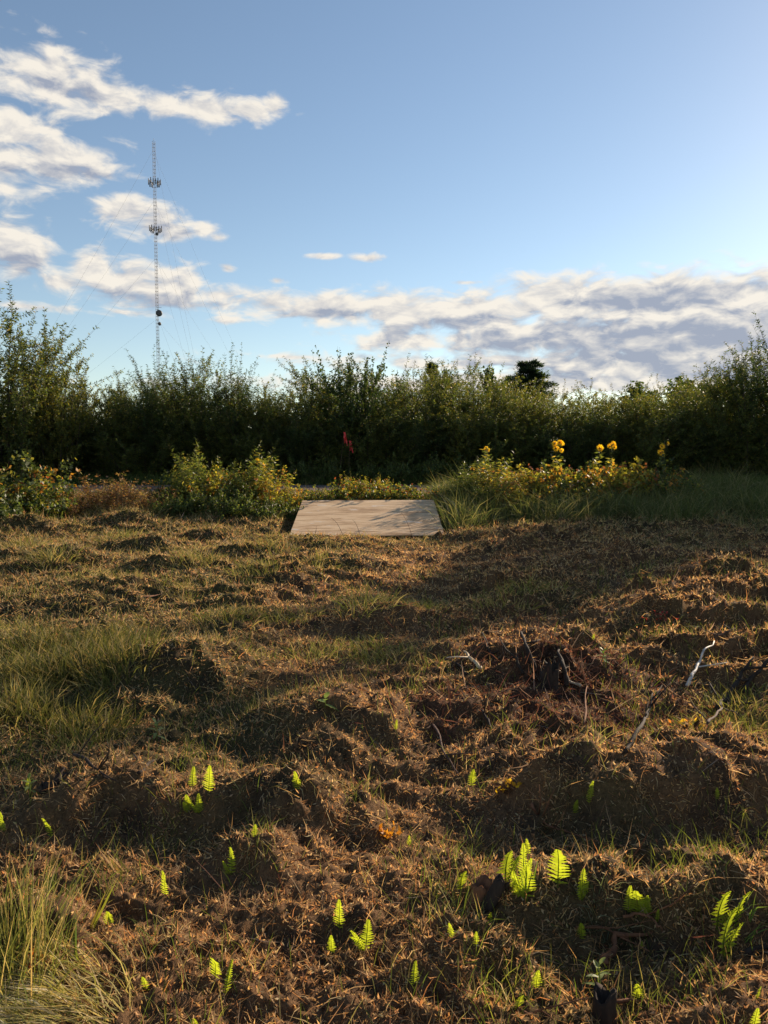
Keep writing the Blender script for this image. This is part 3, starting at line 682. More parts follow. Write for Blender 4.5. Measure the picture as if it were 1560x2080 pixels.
for px, D, H, dt in [(-25, 13.6, 1.05, B1), (30, 13.9, .98, B1), (85, 14.2, .92, B1), (20, 13.0, .6, LW), (100, 13.6, .55, B1)]:
    bank(px, D, H, dt, .9 if dt is B1 else .5, 'bramble_clump', gb, grp=gbg)
for px, D, H in [(370, 15.2, .82), (405, 15.3, .98)]:
    bank(px, D, H, GR, 1.0, 'goldenrod_clump', 'upright green goldenrod clump on the bank between dry grass and orange bramble', wide=.95, grp='goldenrods left of the plywood')
bank(445, 15.0, .74, B2, .8, 'bramble_clump', 'orange and yellow bramble clump between the goldenrods and the yellow-flowered plant', wide=.9)
bank(350, 15.0, .55, B1, .9, 'bramble_clump', 'small reddish bramble clump at the foot of the upright goldenrods', wide=1.0)
bank(510, 15.1, .95, GR, 1.0, 'wildflower_clump', 'leafy green plant clump on the bank topped by a yellow flower', wide=1.05)
bank(545, 14.9, .80, GR2, .9, 'wildflower_clump', 'yellow-leaved plant clump next to the yellow-flowered plant', wide=.95)
bank(585, 14.7, .48, B2, .8, 'bramble_clump', 'low orange bramble touching the corner of the plywood', wide=1.0)
bank(480, 14.8, .55, LW, .5, 'low_shrub', 'dark green low shrub under the orange bramble clump', wide=.6)
low_l = 'low leafy ground plant along the upper edge of the plywood'; low_g = 'low plants behind the plywood'
for px, D, H in [(620, 15.0, .30), (665, 15.0, .34), (705, 15.1, .42), (745, 15.1, .40), (790, 15.1, .36), (830, 15.1, .34), (870, 15.0, .32), (915, 14.9, .32)]:
    bank(px, D, H, LW2, .35, 'low_shrub', low_l, grp=low_g)
bank(722, 15.3, .58, GR2, .9, 'goldenrod_clump', 'taller yellow-green sprig standing out of the low plants behind the plywood', wide=.7)
bank(778, 15.3, .54, GR2, .9, 'goldenrod_clump', 'second, slimmer yellow-green sprig standing out behind the plywood', wide=.5)
rg = 'yellow-green goldenrod clump at the right corner of the plywood'; rgg = 'goldenrods right of the plywood'
for px, D, H in [(955, 14.9, .70), (985, 15.1, .92), (1020, 14.8, .86), (1050, 15.0, .74), (975, 14.2, .5), (1030, 14.2, .55)]:
    bank(px, D, H, GR if px % 2 else GR2, 1.0 if px % 2 else .9, 'goldenrod_clump', rg, grp=rgg, wide=1.1)
rb = 'yellow and red bramble clump along the bank under the tall sunflowers'; rbg = 'brambles under the sunflowers'
for px, D, H, dt in [(1085, 14.9, .74, B1), (1125, 15.1, .84, B2), (1165, 15.0, .80, B1), (1205, 15.2, .80, B2), (1245, 15.2, .86, B2), (1285, 15.2, .84, B2), (1325, 15.2, .78, B1), (1110, 14.4, .55, B1), (1200, 14.5, .55, B1), (1370, 15.3, .72, B1)]:
    bank(px, D, H, dt, .9 if dt is B1 else .8, 'bramble_clump', rb, grp=rbg)
for px, D, H in [(600, 23.4, .62), (655, 23.3, .70), (735, 23.2, .50)]:
    bank(px, D, H, LW, .5, 'low_shrub', 'leafy green verge plant across the road below the red flags', grp='verge plants below the red flags', wide=.75)
for px, D, H in [(760, 23.3, .55), (800, 23.3, .62), (840, 23.3, .66), (880, 23.3, .62), (920, 23.4, .66), (955, 23.4, .55)]:
    bank(px, D, H, LW, .5, 'low_shrub', 'leafy green verge plant across the road straight behind the plywood', grp='verge plants behind the plywood', wide=.8)
DW = shrub_data(207, .6, .5, 22, 130, 14, .055, .018, [((.24, .12, .06), 4), ((.34, .22, .10), 2), ((.13, .08, .045), 3), ((.16, .16, .05), 1.5)], upright=.65, shoot=(.15, .35), low=.1, stem_r=.006, spread=.6, rag=(.35, 1.12))
for px, D, H in [(150, 14.6, .42), (185, 14.2, .38), (215, 15.0, .55), (245, 14.8, .50), (285, 14.9, .44), (320, 14.4, .40), (265, 13.9, .34), (130, 13.6, .36)]:
    bank(px, D, H, DW, .6, 'withered_weed', 'withered reddish brown weed on the bank between brambles and goldenrods', grp='withered weeds on the bank', wide=1.3)
for px, D, H in [(395, 14.0, .40), (440, 13.9, .42), (500, 13.9, .42), (550, 13.7, .38), (345, 14.0, .36)]:
    bank(px, D, H, LW, .5, 'low_shrub', 'dark leafy weed in the shade at the foot of the goldenrods', grp='shaded weeds below the goldenrods', wide=.9)
# dry reddish brown dead grass by the road, left
area_grass('dead_grass', -9.2, -5.6, 14.3, 15.6, 5000, 31, [((.26, .12, .06), 4), ((.36, .22, .11), 2), ((.15, .08, .05), 2)], (.18, .42), (.005, .010), 'reddish brown dead grass on the bank beside the left brambles', lean=.4)

# sunflowers
def sunflower(px, D, top, heads, label, lean=0.0):
    x = (px - 780) / F * D; z0 = float(base_z(D)) - .02; H = (935 - top) * D / F + EYE - z0
    t = thing('sunflower', label, 'sunflower', (x, D, z0))
    r = np.random.default_rng(int(px)); sm = MB(); lf = MB()
    main = np.array([(0, 0, 0), (.02, 0, H * .5), (lean * .6, 0, H * .8), (lean, 0, H * .97)])
    add_tube(sm, main, np.linspace(.009, .004, 4), 5, (.10, .12, .04))
    n = 46; zz = r.uniform(.25, .95, n) * H; P = np.stack([np.interp(zz, main[:, 2], main[:, 0]), np.zeros(n), zz], 1)
    th = r.uniform(0, 6.28, n); Dv = unit(np.stack([np.cos(th), np.sin(th), r.uniform(-.3, .5, n)], 1))
    lf.add(*leaf_quads(P, Dv, r.uniform(.09, .16, n), r.uniform(.02, .035, n), palette(pal_gr, n, r), r))
    for hx, hz, sz, fl in heads:
        sz *= .8
        p = np.array([hx, r.normal(0, .03), hz * H]); i = np.interp(p[2] - .22, main[:, 2], main[:, 0])
        s0 = np.array([i, 0, max(p[2] - .22, .1)])
        add_tube(sm, [s0, (s0 + p) / 2 + [.02 * np.sign(hx), 0, -.02], p], [.005, .004, .003], 5, (.11, .12, .045))
        face = unit(np.array([r.normal(0, .35), -1.0, r.uniform(-.1, .5)]))
        u = unit(np.cross(face, [0, 0, 1.])); w = np.cross(u, face)
        hb = MB()
        if fl:
            k = 13
            for ring in (0, 1):
                a = np.linspace(0, 6.283, k, endpoint=False) + ring * .24
                dd = unit(np.cos(a)[:, None] * u + np.sin(a)[:, None] * w + face * (.25 + .2 * ring))
                hb.add(*leaf_quads(p + dd * sz * .25, dd, sz * r.uniform(.75, 1.0, k), np.full(k, sz * .30), palette([((.80, .50, .03), 3), ((.86, .62, .06), 1)], k, r, .1), r, flat=np.repeat(face[None], k, 0)))
            h = obj('flower_head', hb.mesh('flower_head'), M['herb'], t)
            db = MB(); db_p = [p - face * .012, p + face * .004, p + face * .014]
            add_tube(db, db_p, [sz * .25, sz * .30, sz * .16], 9, (.30, .17, .03)); obj('disc', db.mesh('disc', True), M['herb'], h)
        else:
            add_tube(hb, [p - face * .02, p, p + face * .015], [sz * .2, sz * .45, sz * .25], 7, (.16, .14, .06)); obj('seed_head', hb.mesh('seed_head'), M['herb'], t)
    obj('stem', sm.mesh('stem', True), M['herb'], t); obj('leaves', lf.mesh('leaves'), M['herb'], t)
sunflower(1128, 15.3, 893, [(-.02, .90, .075, 1), (.0, .83, .085, 1), (.06, .92, .07, 1), (.10, .91, .07, 1), (.13, .90, .06, 1), (.12, .80, .06, 1), (-.10, .95, .05, 0), (-.04, .99, .05, 0), (.02, .95, .05, 0)], 'tall branching sunflower with many small yellow heads, first beyond the goldenrods')
sunflower(1216, 15.4, 912, [(0, .97, .09, 1), (.03, .95, .07, 1)], 'slim sunflower with one large yellow head beside the bushy-topped one')
sunflower(1240, 15.5, 905, [(-.02, .94, .07, 1), (.04, .98, .075, 1), (.02, .96, .07, 1), (.06, .93, .06, 1)], 'bushy-topped sunflower close to the slim one-headed sunflower')
sunflower(1348, 15.5, 897, [(-.06, .88, .075, 1), (-.07, .78, .09, 1), (-.04, .75, .06, 1), (.06, .98, .05, 0), (.05, .93, .06, 1), (-.12, .93, .05, 0), (.02, .90, .05, 0)], 'sunflower with dark seed heads and two low yellow flowers by the tall grass')
sunflower(985, 15.3, 913, [(.02, .97, .06, 1), (.05, .95, .05, 1), (-.02, .93, .05, 0)], 'slender sunflower with small pale heads rising from the goldenrods')
sunflower(968, 15.3, 930, [(0, .97, .055, 0), (.03, .95, .05, 0)], 'short faded sunflower beside the slender one in the goldenrods')
sunflower(524, 15.2, 940, [(0, .97, .09, 1), (.09, .90, .06, 1), (.13, .86, .05, 1)], 'yellow-flowered plant on the bank left of the plywood')
# straw-pale grass plume
def tuft(px, py, H, n, pal, label, lean=.25, w=.004, kind='grass_tuft', cat='grass', droop=.3, spread=.06, dirx=0.0, diry=0.0, grp=None, seed=None, D=None, minl=.55, wr=.5):
    p = hit(px, py) if D is None else Vector(((px - 780) / F * D, D, float(base_z(D))))
    r = np.random.default_rng(seed if seed is not None else int(px * 7 + py))
    P = np.clip(r.normal(0, spread, (n, 3)), -1.7 * spread, 1.7 * spread) * [1, 1, 0]; P[:, 2] = [drop(p.x + a[0], p.y + a[1]) - p.z - .012 for a in P]
    Dv = unit(np.stack([r.normal(dirx, lean, n), r.normal(diry, lean, n), np.ones(n)], 1) + P * [2, 2, 0])
    b = np.stack([Dv[:, 0], Dv[:, 1], -r.uniform(.2, 1, n)], 1) * droop
    v, f, c = blades(P, Dv, H * r.uniform(minl, 1.1, n), r.uniform(1 - wr, 1 + wr, n) * w, b, palette(pal, n, r), r)
    o = obj(kind, mesh_np(kind, v, f, c), M['grass'], loc=p); return tag(o, label, cat, grp)
straw = [((.46, .36, .18), 3), ((.30, .27, .10), 2)]
tuft(1290, 0, .95, 26, straw, 'pale straw plume of grass among the brambles under the sunflowers', lean=.14, w=.012, D=15.3, kind='grass_plume', spread=.12)

# red flagged survey stakes
for px, top, bot, lean, lab in [(692, 880, 907, .12, 'leaning wooden survey lath with red ribbon before the thicket, the taller of two'),
                                (709, 898, 922, .04, 'second survey lath with a drooping red ribbon, lower of two before the thicket')]:
    D = 23.7; x = (px - 780) / F * D; gz = float(base_z(D)); H = (935 - top) * D / F + EYE - gz
    t = thing('survey_stake', lab, 'stake', (x - lean * .6, D, gz - .05))
    rot = Matrix.Rotation(lean, 3, 'Y'); top_p = np.array(rot @ Vector((0, 0, H)))
    v, q = box((0, 0, H / 2), (.014, .010, H), rot); v = v - v[:4].mean(0) + [0, 0, 0]
    obj('lath', mesh_np('lath', v, q), M['twig'], t)
    mb = MB(); nn_ = 10; s = np.linspace(0, 1, nn_); Lr = (bot - top) * D / F
    for sg in (1, -1):
        cx = top_p[0] + (.02 + .10 * s * sg * .4) + .03 * s; cz = top_p[2] - s * Lr * (1 if sg > 0 else .8); cy = -.02 - .03 * np.sin(s * 6 + sg)
        a = np.stack([cx - .022 - .01 * np.sin(s * 5), cy, cz], 1); b = np.stack([cx + .022, cy + .012 * np.cos(s * 7), cz + .01], 1)
        V = np.concatenate([a, b, a + [0, .002, 0], b + [0, .002, 0]])
        q = np.array([(i, i + 1, nn_ + i + 1, nn_ + i) for i in range(nn_ - 1)]); mb.add(V, np.concatenate([q, q[:, ::-1] + 2 * nn_]))
    mb.add(*box(top_p + [0, 0, -.01], (.05, .025, .05)))
    obj('red_ribbon', mb.mesh('red_ribbon', cols=False), M['red_ribbon'], t)

# ------------------------------------------------------------------ the guyed mast
TD = 285.0; TX = (326.5 - 780) / F * TD; TZ = 1.0
def mast_h(py, px=320):
    d = pix_dir(px, py); return EYE + d.z / d.y * TD - TZ
TH = mast_h(287)
tw = thing('radio_mast', 'tall thin guyed lattice radio mast with antennas and dishes beyond the thicket', 'radio mast', (TX, TD, TZ), R(14))
fw = .95; leg_xy = [(fw / math.sqrt(3) * math.cos(a), fw / math.sqrt(3) * math.sin(a)) for a in (R(90), R(210), R(330))]
for lx, ly in leg_xy:
    mb = MB(); add_tube(mb, [(lx, ly, 0), (lx, ly, TH * .5), (lx, ly, TH)], .055, 6); obj('leg', mb.mesh('leg', cols=False), M['steel'], tw)
mb = MB(); z = 0.0; k = 0
while z < TH:
    for i in range(3):
        a = leg_xy[i]; b = leg_xy[(i + 1) % 3]
        v, q = tube([(*a, z), (*b, z)], .05, 4); mb.add(v, q)
        if k % 2: a, b = b, a
        v, q = tube([(*a, z), (*b, min(z + 1.27, TH))], .016, 4); mb.add(v, q)
    z += 1.27; k += 1
obj('lattice_bracing', mb.mesh('lattice_bracing', cols=False), M['steel'], tw)
mb = MB(); add_tube(mb, [(0, 0, TH), (0, 0, TH + 1.0)], .05, 6); obj('lightning_rod', mb.mesh('lightning_rod', cols=False), M['steel'], tw)
def array(py, seed, hgt):
    h = mast_h(py); r = random.Random(seed)
    mb = MB()
    for s in range(3):
        a0 = R(30 + 120 * s); c = np.array([math.cos(a0), math.sin(a0), 0]); u = np.array([-math.sin(a0), math.cos(a0), 0])
        add_tube(mb, [np.array([0, 0, h]) + c * .4, np.array([0, 0, h]) + c * 1.5], .06, 5)
        for dz in (-.35, .35): add_tube(mb, [np.array([0, 0, h + dz]) + c * 1.5 - u * 1.35, np.array([0, 0, h + dz]) + c * 1.5 + u * 1.35], .055, 5)
    fr = obj('antenna_mount', mb.mesh('antenna_mount', cols=False), M['antenna_grey'], tw)
    for s in range(3):
        a0 = R(30 + 120 * s); c = np.array([math.cos(a0), math.sin(a0), 0]); u = np.array([-math.sin(a0), math.cos(a0), 0])
        for k in (-1.25, -.4, .45, 1.25):
            hh = hgt * r.uniform(.75, 1.05); rot = Matrix.Rotation(a0, 3, 'Z')
            v, q = box(np.array([0, 0, h + r.uniform(-.25, .25)]) + c * 1.68 + u * k, (.18, .30, hh), rot)
            obj('panel_antenna', mesh_np('panel_antenna', v, q), M['antenna_grey'], fr)
array(371, 1, 2.5); array(466, 2, 2.1)
def dish(px, py, dia, ax, dist=.9):
    h = mast_h(py); d = np.array([math.cos(ax), math.sin(ax), 0]); side = np.array([(px) * 1.0, -.45, h])
    mb = MB(); n = 18; u = np.array([-d[1], d[0], 0]); w = np.array([0, 0, 1.]); th = np.linspace(0, 6.2832, n, endpoint=False)
    rings = [(.06, -.30), (.35, -.26), (.75, -.12), (1.0, 0), (1.0, .22), (.7, .30), (.05, .34)]
    V = np.concatenate([side + d * (zz * dia / 2) + dia / 2 * rr * (np.cos(th)[:, None] * u + np.sin(th)[:, None] * w) for rr, zz in rings])
    q = [(i * n + k, i * n + (k + 1) % n, (i + 1) * n + (k + 1) % n, (i + 1) * n + k) for i in range(len(rings) - 1) for k in range(n)]
    mb.add(V, q); mb.f.setdefault(n, []).append(caps(len(rings), n))
    o = obj('dish_antenna', mb.mesh('dish_antenna', True, False), M['antenna_grey'], tw)
    m2 = MB(); add_tube(m2, [(leg_xy[2][0] * .9, leg_xy[2][1], h - .2), tuple(side - d * .2)], .06, 5); obj('bracket', m2.mesh('bracket', cols=False), M['steel'], o)
dish(.62, 636.5, 2.35, R(-75)); dish(.75, 658, 1.3, R(-60)); dish(.45, 476, 1.15, R(-80))
mb = MB(); h = mast_h(625); add_tube(mb, [(-.2, -.5, h), (1.6, -.6, h)], .06, 5); obj('boom', mb.mesh('boom', cols=False), M['antenna_grey'], tw)
anch = [(-73 + TX, TD + 6), (TX + 33, TD - 58), (TX + 38, TD + 60)]
wires = [(308, 0), (410, 0), (527, 0), (650, 0)]
inv = tw.matrix_basis.inverted() if False else (Matrix.Translation(tw.location) @ Matrix.Rotation(R(14), 4, 'Z')).inverted()
for py, _ in wires:
    h = mast_h(py)
    for k, (ax, ay) in enumerate(anch):
        e = inv @ Vector((ax, ay, TZ)); lx, ly = leg_xy[[1, 2, 0][k]]
        s = np.linspace(0, 1, 9)[:, None]; p = np.array([lx, ly, h]) * (1 - s) + np.array(e) * s; p[:, 2] -= 2.2 * np.sin(s[:, 0] * math.pi) * h / TH
        v, q = tube(p, .021, 4); obj('guy_wire', mesh_np('guy_wire', v, q, None, True), M['wire'], tw)
for k, (ax, ay) in enumerate(anch):
    e = inv @ Vector((ax, ay, TZ)); v, q = box((e.x, e.y, e.z), (1.0, 1.0, 1.2)); obj('anchor_block', mesh_np('anchor_block', v, q), M['steel'], tw)

# ------------------------------------------------------------------ ferns
def frond_mesh(seed, npair=15, curl=.25, wid=.42):
    r = np.random.default_rng(seed); mb = MB()
    s = np.linspace(0, 1, 9); bendx = r.normal(0, .06)
    rach = lambda t: np.stack([bendx * t ** 2, -curl * t ** 2.2, t * (1 - .18 * t ** 2)], -1)
    v, q = tube(rach(s), np.linspace(.012, .004, 9), 4); mb.add(v, q, (.16, .20, .04))
    base = np.array([.36, .42, .045]) * r.uniform(.9, 1.1)
    for i in range(npair):
        t = .14 + .84 * (i / npair) ** .92; p = rach(np.array([t]))[0]
        ln = wid * .62 * (1 - (t - .1) / .92) ** 1.0 * min(1, .62 + (t - .14) * 3.2) * r.uniform(.88, 1.1) + .015
        for sg in (-1, 1):
            d = unit(np.array([sg, -.15 + r.normal(0, .12), .36 + r.normal(0, .05)])); up = unit(np.cross(d, [0, 1, 0.0])) * (1 if sg < 0 else -1)
            up = unit(np.cross([0, 1, 0], d)); k = 6; ss = np.linspace(0, 1, k + 1)
            hw = (.84 / npair * .40) * (1 - ss ** 1.8) + .0015
            tooth = np.where(np.arange(k + 1) % 2, 1.0, .72)
            mid = p + d * (ln * ss)[:, None] + np.array([0, -.04, -.03]) * (ss ** 2)[:, None] * ln
            V = np.concatenate([mid + up * (hw * tooth)[:, None], mid - up * (hw * tooth)[:, None]])
            f = np.array([(j, j + 1, k + 1 + j + 1, k + 1 + j) for j in range(k)])
            mb.add(V, f, np.clip(base * r.uniform(.85, 1.15), 0, 1))
    return mb.mesh('frond')
FR = [frond_mesh(300 + i, [15, 13, 17, 14, 12, 16][i], [.14, .25, .10, .30, .2, .12][i], [.38, .42, .34, .44, .36, .40][i]) for i in range(6)]
def fern(px, py, hpx, label, grp=None, n=1, w=1.0, lean=0.0):
    p = hit(px, py); s = hpx * p.y / F * 1.75
    r = random.Random(int(px * 13 + py))
    t = thing('fern', label, 'fern', (p.x, p.y, p.z - .01), 0, grp)
    for k in range(n):
        o = obj('frond', FR[r.randrange(6)], M['fern'], t)
        sc = s * (1 if k == 0 else r.uniform(.55, .8)); o.scale = (sc * w * .9, sc, sc)
        sp = 0 if k == 0 else r.choice((-1, 1)) * r.uniform(.25, .6)
        o.rotation_euler = (r.uniform(-.12, .12), lean + sp + r.uniform(-.10, .10), r.uniform(-.5, .5))
    return t
FG = 'ferns scattered over the torn moss'
FL = 'small bright yellow-green fern sprouting alone from the torn moss'
for a in [(605,1605,36),(105,1700,38),(517,1699,26),(336,1820,45),(451,1812,22),(297,2012,36),(397,2088,30),(957,1598,33),(935,1808,46),(917,1903,32),(995,1872,22),(965,1922,30),
          (840,2002,45),(1090,2007,40),(1050,2050,40),(1297,2032,40),(1180,1907,34),(1303,1927,18),(830,1717,20),(803,1482,20),(1457,1622,22),(1510,1664,14),(1335,1876,28),(1535,2030,30),(1530,2090,45),(8,1690,36),(60,1605,24),(1205,1300,12)]:
    fern(*a, FL, FG, 1)
fern(390, 1600, 38, 'darker fern standing behind the bright pair on a brown hummock'); fern(424, 1612, 50, 'fern with one upright bright frond just behind the low paired ferns', n=1)
fern(383, 1648, 32, 'low bright fern pair on the brown hummock crest, the broader one', n=2, w=1.2); fern(405, 1652, 36, 'low bright fern next to the broader one on the brown hummock crest', n=2, w=1.1)
fern(470, 1778, 50, 'narrow upright fern on the shaded side of a brown mound', n=2, w=.8)
fern(217, 1878, 34, 'small fern at the foot of the yellow-tipped sedge blades', w=1.2, lean=.3)
fern(436, 1985, 54, 'arching fern, the taller of two close together in dark moss', lean=.15); fern(455, 2025, 62, 'leaning narrow fern close to the taller arching fern in dark moss', w=.6, lean=.2)
fern(690, 1890, 54, 'upright bright fern standing just above the small narrow fern', w=.9); fern(676, 1936, 38, 'small narrow fern just below an upright bright fern', w=.9)
fern(742, 1932, 56, 'bushy bright fern with several fronds beside the small narrow fern', n=3, w=1.0)
fern(1196, 1634, 40, 'upright small fern on the rim of the big hummock', w=.7); fern(1168, 1652, 28, 'tiny fern on the rim of the big hummock', w=.9)
fern(1028, 1795, 66, 'broad dense bright fern right beside the split broken stump', n=2, w=1.15)
fern(1062, 1780, 60, 'bright fern of two thin fronds between the broad fern and the grass blades', n=2, w=.8)
fern(1064, 1828, 66, 'large bright fern with fronds crossing tall green grass blades', n=3, w=1.1)
fern(1074, 1735, 32, 'little fern tip on the tall green grass blades', w=.8)
fern(1132, 1803, 80, 'tall single pointed fern frond with dark shaded hollow behind', w=1.0)
fern(1183, 1828, 60, 'fern cluster by the grey twiggy tuft on the ridge', n=3, w=.95)
fern(1275, 1853, 50, 'front one of a row of bright ferns on the mossy ridge', n=2); fern(1297, 1858, 54, 'broadest of a row of bright ferns on the mossy ridge', n=3, w=1.1); fern(1317, 1862, 38, 'smallest of a row of bright ferns on the mossy ridge', n=2)
fern(1455, 1888, 80, 'tall bright fern standing directly behind the large drooping fern', n=2, w=.85)
fern(1468, 1950, 92, 'large bright drooping fern beside a cut log piece', n=2, w=.9)
fern(1492, 1890, 78, 'narrow fern beside the tall bright fern behind the log piece', n=1, w=.6)

# leafy seedling on the stump
def seedling(px, py, H, label, cols, nl=9, L=.055, W=.016):
    p = hit(px, py); t = thing('seedling', label, 'plant', p); r = np.random.default_rng(int(px))
    mb = MB(); add_tube(mb, [(0, 0, -.02), (.004, 0, H * .5), (0, 0, H)], [.003, .0025, .0015], 5, (.20, .24, .07)); obj('stem', mb.mesh('stem', True), M['herb'], t)
    th = np.arange(nl) * 2.4; zz = H * (.35 + .65 * np.arange(nl) / nl); up = np.linspace(-.15, 1.3, nl)
    for k in range(nl):
        d = unit(np.array([math.cos(th[k]), math.sin(th[k]), up[k]])); side = unit(np.cross(d, [0, 0, 1.])); s = np.linspace(0, 1, 6)
        l = L * (1 - .35 * k / nl); hw = W * .5 * np.sin(np.clip(s * .92 + .06, 0, 1) * math.pi) ** .8 * (1 - .3 * s)
        mid = np.array([0, 0, zz[k]]) + d * (l * s)[:, None] + np.array([0, 0, -.35]) * (s ** 2)[:, None] * l
        V = np.concatenate([mid + side * hw[:, None] + [0, 0, .002], mid, mid - side * hw[:, None] + [0, 0, .002]])
        f = np.array([(j, j + 1, 6 + j + 1, 6 + j) for j in range(5)] + [(6 + j, 6 + j + 1, 12 + j + 1, 12 + j) for j in range(5)])
        obj('leaf', mesh_np('leaf', V, f, np.broadcast_to(np.array(cols[k % len(cols)]), (len(V), 3))), M['herb'], t)
seedling(1215, 2040, .13, 'pale leafy seedling with pointed leaves next to a dark broken stump', [(.22, .27, .12), (.30, .36, .14)])
seedling(318, 1510, .12, 'grey-green leafy seedling in the shade of the leftmost hummock', [(.14, .20, .08), (.19, .25, .10)], 10, .07, .022)
seedling(60, 1620, .09, 'small pale green seedling on the dark litter near a fallen log', [(.2, .26, .08)], 7)
seedling(660, 1440, .07, 'single-leaved light green seedling on the brown moss slope', [(.25, .33, .10)], 4, .08, .04)
seedling(1225, 1355, .12, 'fresh green weed beside the old stump on its lit side', [(.16, .26, .05)], 10, .07, .02)

# ------------------------------------------------------------------ tussocks
gpal = [((.09, .10, .035), 4), ((.15, .14, .05), 3), ((.34, .26, .13), 2)]
fpal = [((.20, .20, .06), 3), ((.42, .33, .16), 3), ((.14, .155, .045), 2)]
tuft(20, 2030, .40, 220, fpal, 'tall straw-green rush tussock rising beside the golden lying grass', lean=.16, w=.0034, kind='grass_tussock', spread=.07, droop=.18, dirx=-.05)
tuft(-20, 1960, .30, 340, [((.14, .17, .05), 3), ((.30, .30, .09), 2)], 'dense dark green tussock behind the tall rush tussock', lean=.3, w=.0034, kind='grass_tussock', spread=.09)
tuft(150, 2050, .22, 420, [((.52, .42, .22), 4), ((.30, .28, .10), 2)], 'flattened golden tussock of pale grass lying over to one side', lean=.35, w=.003, kind='grass_tussock', spread=.09, droop=.5, dirx=-.9, diry=-.1)
tuft(80, 2080, .20, 260, [((.60, .55, .38), 3), ((.30, .28, .12), 2)], 'bleached pale grass swept sideways under the golden tussock', lean=.3, w=.003, kind='grass_tussock', spread=.06, droop=.5, dirx=-1.2)
sedge = [((.26, .28, .05), 2), ((.42, .32, .08), 1), ((.45, .24, .07), .8)]
tuft(190, 1880, .19, 5, sedge, 'yellow-tipped sedge of few broad blades in dark moss', lean=.06, w=.009, kind='sedge_tuft', dirx=.42, droop=.02, spread=.006, minl=.85)
tuft(255, 1775, .16, 6, [((.40, .27, .12), 2), ((.26, .24, .08), 1)], 'brown-tipped sedge leaning back above the yellow-tipped sedge', lean=.16, w=.008, kind='sedge_tuft', dirx=-.7, droop=.02, spread=.02, minl=.7)
tuft(160, 1945, .17, 4, [((.15, .22, .04), 1)], 'single green iris-like blade clump near the golden tussock', lean=.05, w=.009, kind='sedge_tuft', spread=.006, droop=.05)
tuft(1075, 1830, .20, 9, [((.24, .34, .05), 2), ((.16, .24, .04), 1)], 'tall broad green grass blades among the bright ferns', lean=.12, w=.006, kind='sedge_tuft', spread=.012, droop=.08, dirx=.06)
tuft(1215, 1865, .12, 120, [((.22, .25, .17), 2), ((.12, .14, .07), 2)], 'grey-green wispy grass tuft beyond the fern cluster on the ridge', lean=.6, w=.0022, spread=.03, droop=.4)
tuft(1500, 1885, .14, 16, [((.18, .26, .06), 1)], 'thin green blades arching beside the narrow fern', lean=.45, w=.004, spread=.02, dirx=.4)
tl = 'dense olive grass tussock in the grassy strip beside the brown moss'; tg = 'grass tussocks left in the field'
for px, py, H in [(70, 1390, .40), (130, 1370, .42), (190, 1360, .44), (245, 1365, .40), (150, 1330, .36), (60, 1320, .36), (225, 1310, .34), (30, 1440, .36), (110, 1470, .30), (180, 1480, .26), (-30, 1380, .4)]:
    tuft(px, py, H * .72, 420, gpal, tl, lean=.30, w=.0052, kind='grass_tussock', spread=.13, droop=.35, grp=tg)
mt = 'loose pale green grass tussock on the middle of the field'; mg = 'loose grass tussocks in the middle field'
for px, py, H in [(740, 1235, .24), (760, 1330, .16), (660, 1330, .16), (820, 1330, .15), (590, 1260, .16), (1020, 1215, .22), (1080, 1190, .2), (560, 1120, .22), (400, 1140, .25), (520, 1150, .2), (110, 1130, .32), (60, 1110, .3), (250, 1090, .28), (640, 1150, .2), (460, 1250, .2), (880, 1240, .16), (1500, 1440, .16), (1440, 1480, .14), (1540, 1470, .16)]:
    tuft(px, py, H, 200, fpal, mt, lean=.42, w=.0055, kind='grass_tussock', spread=.14, droop=.4, grp=mg)

# ------------------------------------------------------------------ stumps, sticks and logs
def stump(px, py, rad, H, label, matn='dark_wood', seed=1, lean=(0, 0), jag=.4, flare=1.5, kind='tree_stump', cat='stump', squash=1.0, rot=0):
    p = hit(px, py); r = np.random.default_rng(seed); n = 18; rings = 8; V = []
    jz = H * (1 - jag * np.abs(np.interp(np.arange(n), np.linspace(0, n, 7), r.uniform(0, 1, 7))) - jag * .5 * r.uniform(0, 1, n))
    th = np.linspace(0, 2 * np.pi, n, endpoint=False)
    for k in range(rings):
        s = k / (rings - 1); rr = rad * (1 + (flare - 1) * (1 - s) ** 3) * (1 + .13 * np.sin(th * 3 + seed) + .07 * np.sin(th * 7 + seed * 2) + r.normal(0, .03, n))
        z = -.05 + (jz + .05) * s
        V.append(np.stack([rr * np.cos(th) + lean[0] * z, squash * rr * np.sin(th) + lean[1] * z, z], 1))
    for k, fr in ((0, .72), (1, .3)):
        V.append(V[rings - 1] * [fr, fr, 1] + [lean[0] * H * (1 - fr), lean[1] * H * (1 - fr), -H * (.10 + .12 * k)])
    V = np.concatenate(V); m = rings + 2
    q = np.array([(i * n + k, i * n + (k + 1) % n, (i + 1) * n + (k + 1) % n, (i + 1) * n + k) for i in range(m - 1) for k in range(n)])
    cap = np.array([[(m - 1) * n + k for k in range(n)]])
    o = obj(kind, mesh_np(kind, V, [q, cap]), M[matn], loc=p); o.rotation_euler = (0, 0, rot); return tag(o, label, cat)
